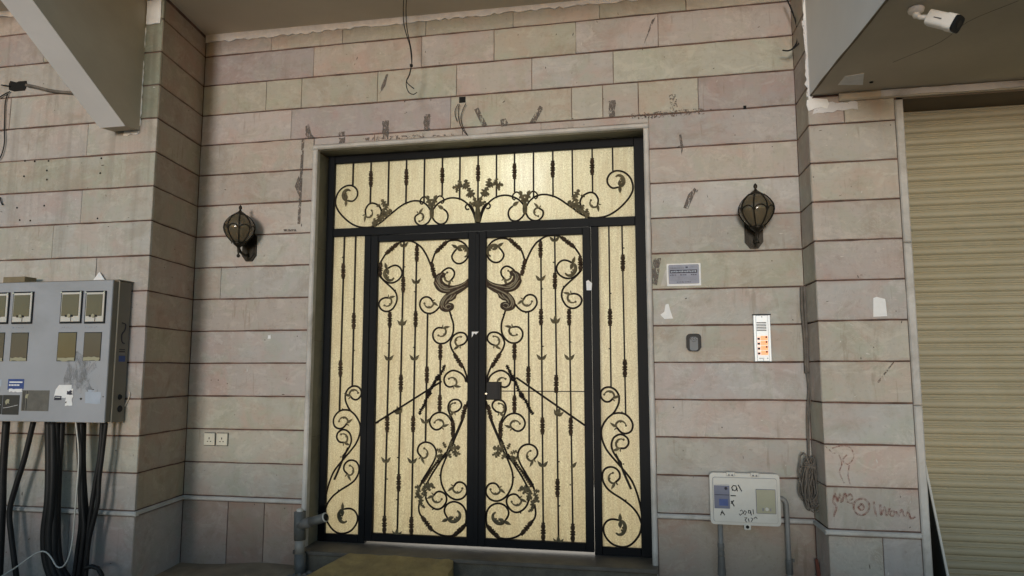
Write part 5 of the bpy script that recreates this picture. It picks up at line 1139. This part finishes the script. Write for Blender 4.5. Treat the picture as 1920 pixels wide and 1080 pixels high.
for pts, nm in zip(D2['left_wires'], wl_):
    w_ = MB().tube(spline(pts, .02), .0045, 5).build('wire', 'black_rubber', smooth=True); tag(w_, nm, 'wire')

# ================================================================== ceiling and wall wires
t = thing('hanging_wire', 'pair of black wires knotted together hanging from the ceiling above the door', 'wire', (-0.86, -0.28, 3.65))
for pts in D2['wires_top']: MB().tube(spline(pts, .015), .0036, 6).build('strand', 'black_rubber', t, smooth=True)
kx, ky, kz = D2['knot'][0]; MB().lathe([(-.012, .005), (-.006, .012), (.006, .012), (.012, .005)], (kx, ky, kz), (0, 0, 1), 8).build('knot', 'black_rubber', t)
t = thing('socket_wire', 'thin black wires drooping from the square black hole above the door', 'wire', (-0.5, 0, 2.94))
for pts in D2['wires_sq']: MB().tube(spline(pts, .015), .0028, 5).build('strand', 'black_rubber', t, smooth=True)
t = thing('hooked_wire', 'two black wires meeting in a hooked end at the top right of the bay', 'wire', (1.8, -0.12, 3.6))
for i, pts in enumerate(D2['hook']): MB().tube(spline(pts, .015), .0055 - .0012 * i, 6).build('strand', 'black_rubber', t, smooth=True)

# ================================================================== coiled cable in the right corner
t = thing('coiled_cable', 'old grey cable hanging in the right corner and tied into a frayed coil', 'cable', (1.83, -0.06, 0.1))
for r_, pts in D2['cable_r']: MB().tube(spline(pts, .03), r_, 7).build('lead', 'cloth_grey', t, smooth=True)
rnd = random.Random(12)
for k_ in range(26):
    cx_ = 1.828 + rnd.uniform(-.024, .024); w_ = rnd.uniform(.025, .068); h_ = rnd.uniform(.105, .165); cz_ = 0.238 + rnd.uniform(-.02, .02); yy = -0.035 - rnd.uniform(0, .075); tl_ = rnd.uniform(-.12, .12)
    pts = []
    for i in range(25):
        a = 2 * math.pi * i / 24; wq = w_ * (0.55 + 0.45 * (1 - math.sin(a)) / 2 + .15 * math.sin(a * 2 + k_))
        x = wq * math.cos(a) + rnd.uniform(-.004, .004); z = h_ * math.sin(a)
        pts.append((cx_ + x + tl_ * z * .6, yy + .012 * math.sin(a * 2 + k_), cz_ + z))
    MB().tube(pts, rnd.uniform(.003, .0052), 5).build('coil_turn', 'cloth_grey', t, smooth=True)
MB().tube([(1.77, -.06, .33), (1.80, -.125, .345), (1.85, -.125, .335), (1.885, -.06, .32)], .006, 6).build('tie', 'cloth_grey', t)

# ================================================================== meter box right of the door
mbx = thing('meter_box', 'cream plastic meter box with handwritten numbers, low on the wall right of the door', 'meter box', (1.42, -0.05, -0.036))
def rrect(x0, x1, z0, z1, r, n=5):
    o = []
    for cx_, cz_, a0 in ((x1 - r, z0 + r, -90), (x1 - r, z1 - r, 0), (x0 + r, z1 - r, 90), (x0 + r, z0 + r, 180)):
        for i in range(n + 1): a = R(a0 + 90 * i / n); o.append((cx_ + r * math.cos(a), cz_ + r * math.sin(a)))
    return o
MB().prism(rrect(1.208, 1.636, -.036, .284, .022), -.085, -.004).build('case', 'white_plastic', mbx)
MB().prism(rrect(1.206, 1.638, -.038, .286, .024), -.094, -.0855).build('rim', 'white_plastic', mbx)
MB().prism(rrect(1.222, 1.622, -.022, .262, .014), -.0975, -.0945).build('lid', 'white_plastic', mbx)
MB().prism(rrect(1.224, 1.620, -.020, .260, .014), -.0978, -.0974).build('lid_groove', 'ink_grey', mbx)
MB().prism(rrect(1.2265, 1.6175, -.0175, .2575, .013), -.106, -.0975).build('lid_face', 'white_plastic', mbx)
for x in (1.338, 1.487):
    h_ = MB().cbox(x - .026, x + .026, -.104, -.088, .268, .293, .003).build('hinge', 'white_plastic', mbx); MB().lathe([(0, .006), (.002, .005)], (x - .010, -.1045, .275), (0, -1, 0), 8).build('screw', 'ink_grey', h_)
    MB().lathe([(0, .006), (.002, .005)], (x + .010, -.1045, .275), (0, -1, 0), 8).build('screw', 'ink_grey', h_)
lg = MB().prism(rrect(1.412, 1.452, -.064, -.030, .006), -.100, -.088).build('lock_lug', 'white_plastic', mbx); MB().lathe([(0, .011), (.003, .010)], (1.432, -.1005, -.047), (0, -1, 0), 10).build('lug_hole', 'void_black', lg)
b0, b1 = D2['cct']
w_ = MB().prism(rrect(b0[0], b0[1], b0[2], b0[3], .004), -.1085, -.1065).build('window', 'blue_window', mbx)
MB().box(b0[0] + .004, b0[1], -.1100, -.1087, (b0[2] + b0[3]) / 2 + .008, (b0[2] + b0[3]) / 2 + .012).build('divider', 'ink_dark', w_)
MB().box(b0[0] + .03, b0[1] - .012, -.1098, -.1087, b0[2] + .018, b0[2] + .060).build('dial_plate', 'blue_print', w_)
MB().box(b0[0], b0[1], -.1100, -.1087, b0[3] - .006, b0[3] - .001).build('window_lip', 'white_plastic', w_)
MB().lathe([(0, .010), (.002, .008)], (b0[1] - .022, -.1087, b0[3] - .024), (0, -1, 0), 10).build('dial', 'ink_dark', w_)
w_ = MB().prism(rrect(b1[0], b1[1], b1[2], b1[3], .004), -.1090, -.1065).build('window', 'ink_grey', mbx)
MB().prism(rrect(b1[0] + .004, b1[1] - .004, b1[2] + .004, b1[3] - .004, .004), -.1130, -.1092).build('window_face', 'cream_plastic', w_)
MB().box(b1[0] + .022, b1[1] - .022, -.1150, -.1132, b1[2] + .075, b1[2] + .100).build('label_plate', 'cream_plastic', w_)
MB().lathe([(0, .012), (.006, .010)], ((b1[0] + b1[1]) / 2 + .004, -.1132, b1[2] + .030), (0, -1, 0), 12).build('latch', 'white_plastic', w_)
for sx_ in (-.020, .026): MB().box((b1[0] + b1[1]) / 2 + sx_ - .004, (b1[0] + b1[1]) / 2 + sx_ + .004, -.1160, -.1132, b1[2] + .018, b1[2] + .036).build('clip', 'ink_grey', w_)
for i, pl in enumerate(D2['bx']):
    MB().tube([(x, -.1068, z) for x, z in pl], .0034 if i < 8 else .0025, 5).build('handwriting', 'marker_black', mbx)
t = thing('conduit', 'straight grey conduit dropping from under the left side of the cream meter box', 'conduit', (1.27, -.05, GZ))
MB().tube([(1.268, -.05, -.04), (1.268, -.05, GZ - .02)], .0155, 10).build('pipe', 'conduit_grey', t, smooth=True)
MB().lathe([(0, .0175), (.004, .021), (.03, .021), (.034, .018), (.05, .020), (.055, .022), (.07, .021), (.08, .019)], (1.268, -.05, -.245), (0, 0, 1), 12).build('gland', 'grey_rubber', t)
MB().lathe([(0, .026), (.03, .026), (.05, .0235), (.11, .0225), (.12, .018)], (1.268, -.05, -.365), (0, 0, 1), 12).build('coupling', 'grey_rubber', t)
t = thing('conduit', 'grey conduit bending down from the right side of the cream meter box', 'conduit', (1.68, -.05, GZ))
MB().tube(spline([(1.637, -.05, .128), (1.655, -.05, .127), (1.670, -.05, .118), (1.678, -.05, .098), (1.680, -.05, .06), (1.682, -.05, -.2), (1.684, -.05, GZ - .02)], .012), .0155, 10).build('pipe', 'conduit_grey', t, smooth=True)
MB().lathe([(0, .022), (.02, .021), (.08, .021), (.09, .017)], (1.683, -.05, -.335), (0, 0, 1), 12).build('coupling', 'grey_rubber', t)
MB().box(1.700, 1.716, -.052, -.046, -.262, -.245).build('screw_tab', 'grey_rubber', t)
rb = MB().prism([(1.835, -.235), (1.85, -.230), (1.86, -.30), (1.875, GZ), (1.850, GZ), (1.842, -.33)], -.075, -.05).build('brick_shard', 'red_brick'); tag(rb, 'thin red brick shard standing in the right corner on the floor', 'brick shard')

# ================================================================== small wall fittings
def socket_(x0, x1, label):
    t = thing('wall_socket', label, 'socket', ((x0 + x1) / 2, 0, .379), 'pair of square three-pin sockets')
    z0, z1 = .378, .469; xm = (x0 + x1) / 2
    MB().cbox(x0, x1, -.014, -.0035, z0, z1, .003).build('plate', 'socket_plastic', t)
    MB().box(x0 - .003, x1 + .004, -.0042, -.0034, z0 - .004, z1 + .004).build('back_box', 'gasket', t)
    MB().box(xm - .0035, xm + .0035, -.0150, -.0141, z0 + .045, z0 + .060).build('pin_hole', 'void_black', t)
    for s_ in (-.013, .013): MB().box(xm + s_ - .005, xm + s_ + .005, -.0150, -.0141, z0 + .026, z0 + .032).build('pin_hole', 'void_black', t)
socket_(-2.527, -2.437, 'three-pin socket, left one of the pair low on the wall left of the door')
socket_(-2.421, -2.330, 'three-pin socket, right one of the pair low on the wall left of the door')

st = thing('printed_sticker', 'small printed notice sticker on the wall right of the door, under the lantern', 'sticker', (1.082, 0, 1.52))
x0, x1, z0, z1 = .968, 1.196, 1.521, 1.676
MB().prism(rrect(x0, x1, z0, z1, .006), -.0048, -.0032).build('backing', 'paper_white', st)
MB().prism(rrect(x0 + .012, x1 - .012, z0 + .014, z1 - .008, .008), -.0052, -.00485).build('print_border', 'ink_grey', st)
MB().prism(rrect(x0 + .014, x1 - .014, z0 + .016, z1 - .010, .007), -.0056, -.00525).build('print_field', 'sticker_blue', st)
def words(za, zb, xa, xb, n, mat, seed, t_=-.0062):
    rnd = random.Random(seed); x = xa
    while x < xb - .004:
        w_ = min(rnd.uniform(.005, .016), xb - x); mb = MB()
        q = x
        while q < x + w_:   # a run of small strokes
            hh = rnd.uniform(.45, 1.0); s_ = rnd.uniform(.0012, .0026)
            mb.box(q, min(q + s_, x + w_), t_, -.0057, za, za + (zb - za) * hh); q += s_ + .0011
        mb.box(x, x + w_, t_, -.0057, za, za + (zb - za) * .28)
        mb.build('printed_word', mat, st); x += w_ + .0035
words(1.640, 1.657, .990, 1.085, 1, 'ink_grey', 1); words(1.643, 1.660, 1.095, 1.118, 1, 'ink_dark', 2); words(1.648, 1.655, 1.122, 1.172, 1, 'ink_grey', 3)
MB().box(.990, 1.172, -.0062, -.0057, 1.609, 1.632).build('title_band', 'ink_dark', st)
for i in range(16): MB().box(.996 + i * .0108, 1.003 + i * .0108, -.0068, -.0063, 1.615 + (i * 7 % 3) * .001, 1.6245 + (i * 5 % 4) * .0008).build('printed_word', 'pale_blue_print', st)
for xa in (.990, 1.058, 1.130): words(1.594, 1.603, xa, xa + .042, 1, 'ink_dark', int(xa * 100))
for r_ in range(4): words(1.586 - r_ * .009, 1.590 - r_ * .009, .992, 1.170, 1, 'ink_grey', 30 + r_)
words(1.545, 1.552, 1.035, 1.128, 1, 'ink_dark', 50)

def paper(name, label, pts, y): 
    o = MB().prism(pts, y - .0012, y).build(name, 'paper_white'); tag(o, label, 'paper'); return o
paper('paper_scrap', 'torn white paper scrap on the wall between the door and the key box', [(.955, 1.395), (.975, 1.400), (.984, 1.36), (1.003, 1.297), (.945, 1.295), (.918, 1.325), (.945, 1.345)], -.0034)
paper('paper_scrap', 'white tag of torn paper high on the narrow right pier', [(2.190, 1.270), (2.268, 1.272), (2.265, 1.36), (2.262, 1.378), (2.215, 1.392), (2.196, 1.385)], PR - .0034)
tp = MB().prism([(.925, 1.525), (.958, 1.525), (.985, 1.63), (.960, 1.635)], -.0044, -.0032).build('tape_strip', 'tape_pale'); tag(tp, 'slanted strip of pale old tape beside the printed sticker', 'tape')
ch = MB().prism(jag(-2.03, -2.008, 1.185, 1.215, .004, .01, 5), -.0040, -.0028).build('paint_fleck', 'paper_white'); tag(ch, 'tiny white fleck on the stone between the left pier and the door', 'paint fleck')

kb = thing('key_box', 'small black and grey key lock box on the wall left of the intercom', 'key box', (1.134, 0, 1.075))
o = rrect(1.086, 1.184, 1.074, 1.192, .026)
o = [(x + (0.0045 if z < 1.10 else 0) * (1 if x > 1.135 else -1) * -1, z) for x, z in o]
MB().prism(o, -.034, -.003).build('case', 'lock_black', kb)
MB().prism(rrect(1.108, 1.162, 1.078, 1.170, .016), -.040, -.0345).build('shutter_cover', 'lock_grey', kb)
for seg_ in ([(1.112, 1.150), (1.112, 1.168)], [(1.122, 1.168), (1.113, 1.159), (1.123, 1.150)], [(1.140, 1.166), (1.132, 1.166), (1.129, 1.158), (1.133, 1.150), (1.141, 1.150)], [(1.158, 1.166), (1.150, 1.166), (1.147, 1.158), (1.151, 1.150), (1.159, 1.150)]):
    MB().tube([(x, -.0408, z) for x, z in seg_], .0018, 4).build('raised_letter', 'lock_black', kb)
MB().tube([(1.120, -.0408, 1.143), (1.135, -.0408, 1.137), (1.150, -.0408, 1.143)], .0014, 4).build('raised_letter', 'lock_black', kb)

ic = thing('intercom_panel', 'silver door intercom with speaker slots and lit orange name buttons', 'intercom', (1.578, 0, 1.003))
MB().cbox(1.5235, 1.6335, -.020, -.003, 1.003, 1.312, .003).build('housing', 'panel_metal', ic)
MB().cbox(1.5400, 1.6170, -.024, -.0205, 1.006, 1.309, .002).build('face_plate', 'panel_metal', ic)
MB().box(1.520, 1.637, -.028, -.002, 1.3125, 1.318).build('rain_edge', 'gasket', ic)
for k_ in range(6): MB().box(1.5435, 1.6050, -.0252, -.0242, 1.2060 + k_ * .0105, 1.2112 + k_ * .0105).build('speaker_slot', 'marker_black', ic)
for k_ in range(4):
    z = 1.147 - k_ * .0325
    MB().box(1.5450, 1.6110, -.0250, -.0242, z - .003, z + .026).build('lit_label', 'lit_label' if k_ % 2 == 0 else 'lit_label', ic)
    MB().box(1.5450, 1.5660, -.0254, -.0251, z - .003, z + .026).build('lit_label', 'lit_label_pale', ic)
    MB().box(1.5455, 1.5610, -.0285, -.0256, z + .000, z + .014).build('button', 'marker_black', ic)
    MB().box(1.5965, 1.6075, -.0285, -.0252, z + .012, z + .023).build('button', 'marker_black', ic)
    for j in range(2): MB().box(1.564, 1.594, -.0258, -.0255, z + .003 + j * .011, z + .0055 + j * .011).build('printed_line', 'cream_plastic', ic)
for z in (1.299, 1.014): MB().lathe([(0, .0035), (.002, .003)], (1.579, -.0242, z), (0, -1, 0), 8).build('screw', 'marker_black', ic)
for j in range(5): MB().box(1.553 + j * .0065, 1.5575 + j * .0065, -.0247, -.0242, 1.022, 1.0275).build('printed_mark', 'ink_grey', ic)
MB().lathe([(0, .004), (.001, .003)], (1.606, -.0242, 1.025), (0, -1, 0), 8).build('printed_mark', 'ink_grey', ic)

# ================================================================== drain pipe at the foot of the door
t = thing('drain_pipe', 'grey drain pipe with a tee poking out in front of the door\'s lower left corner', 'pipe', (-1.58, -.16, GZ))
b_ = Vector((-1.640, -.16, -.03))
MB().tube([(-1.634, -.16, -.055), (-1.628, -.16, -.25)], .041, 14).build('tee_body', 'grey_pipe', t, smooth=True)
MB().lathe([(0, .022), (.006, .024), (.016, .024), (.022, .012)], (-1.634, -.16, -.055), (0, 0, 1), 12).build('cap', 'white_plastic', t)
MB().tube([(-1.628, -.16, -.2505), (-1.622, -.162, -.345)], .035, 14).build('pale_sleeve', 'pale_pipe', t, smooth=True)
MB().tube([(-1.622, -.162, -.3455), (-1.610, -.165, GZ - .02)], .039, 14).build('lower_pipe', 'grey_pipe', t, smooth=True)
MB().tube([(-1.63, -.165, -.150), (-1.535, -.185, -.118)], .037, 14).build('branch', 'grey_rubber', t, smooth=True)
MB().tube([(-1.535, -.185, -.118), (-1.415, -.210, -.078)], .032, 14).build('branch_end', 'grey_pipe', t, smooth=True)
MB().tube([(-1.4155, -.2099, -.0782), (-1.4095, -.2111, -.0762)], .0335, 14).build('end_rim', 'white_plastic', t, smooth=True)
MB().tube([(-1.4098, -.2110, -.0763), (-1.4085, -.2113, -.0759)], .026, 14).build('bore', 'void_black', t, smooth=True)

# ================================================================== leaning board by the shutter
t = thing('leaning_board', 'dark board with a white edge leaning against the foot of the tan shutter', 'board', (2.5, -.25, GZ))
mb = MB(); pr_ = [(-.062, .355), (-.070, .362), (-.445, GZ), (-.062, GZ)]
mb.v = [(2.494, y, z) for y, z in pr_] + [(2.500, y, z) for y, z in pr_]
mb.f = [(0, 1, 2, 3), (7, 6, 5, 4)] + [(i, 4 + i, 4 + (i + 1) % 4, (i + 1) % 4) for i in range(4)]; mb.build('panel', 'board_dark', t)
MB().tube([(2.500, -.072, .366), (2.500, -.450, GZ)], .0085, 4).build('edge_strip', 'white_plastic', t)

# ================================================================== surveillance camera under the slab
t = thing('security_camera', 'white bullet security camera fixed under the balcony slab', 'camera', (2.165, -1.40, SZ))
MB().lathe([(0, .036), (.006, .038), (.020, .034), (.026, .020)], (2.165, -1.40, SZ - .001), (0, 0, -1), 16).build('base', 'camera_white', t, smooth=True)
MB().lathe([(0, .014), (.012, .018), (.024, .014)], (2.165, -1.40, SZ - .024), (0, 0, -1), 12).build('ball_joint', 'camera_white', t, smooth=True)
MB().tube([(2.168, -1.402, SZ - .042), (2.180, -1.406, SZ - .052), (2.222, -1.420, SZ - .062)], .012, 10).build('arm', 'camera_white', t, smooth=True)
cdir = Vector((.088, -.070, -.075)).normalized(); c0_ = Vector((2.218, -1.418, SZ - .064)); up_ = Vector((0, 0, 1)); sd_ = cdir.cross(up_).normalized(); up_ = sd_.cross(cdir)
def slab_(u0, u1, w, h, r, name, mat):
    mb = MB(); n_ = 24; pr2 = []
    for i in range(n_):
        a = 2 * math.pi * i / n_; c2, s2 = math.cos(a), math.sin(a)
        pr2.append((math.copysign(abs(c2) ** r, c2) * w, math.copysign(abs(s2) ** r, s2) * h))
    mb.v = [tuple(c0_ + cdir * u0 + sd_ * a + up_ * b2) for a, b2 in pr2] + [tuple(c0_ + cdir * u1 + sd_ * a + up_ * b2) for a, b2 in pr2]
    mb.f = [tuple(range(n_))[::-1], tuple(range(n_, 2 * n_))] + [(i, (i + 1) % n_, n_ + (i + 1) % n_, n_ + i) for i in range(n_)]
    return mb.build(name, mat, t)
slab_(0.0, .110, .037, .037, .55, 'body', 'camera_white'); slab_(.088, .128, .040, .040, .5, 'hood', 'camera_white'); slab_(.1285, .142, .038, .038, .5, 'front_glass', 'gasket'); slab_(.1425, .145, .016, .018, 1, 'lens', 'marker_black')
mk = c0_ + cdir * .05 + sd_ * -.0345
# soft print on the side that faces the porch
MB().tube([c0_ + cdir * .035 + sd_ * .0375, c0_ + cdir * .075 + sd_ * .0435], .0022, 4).build('printed_mark', 'ink_grey', t)
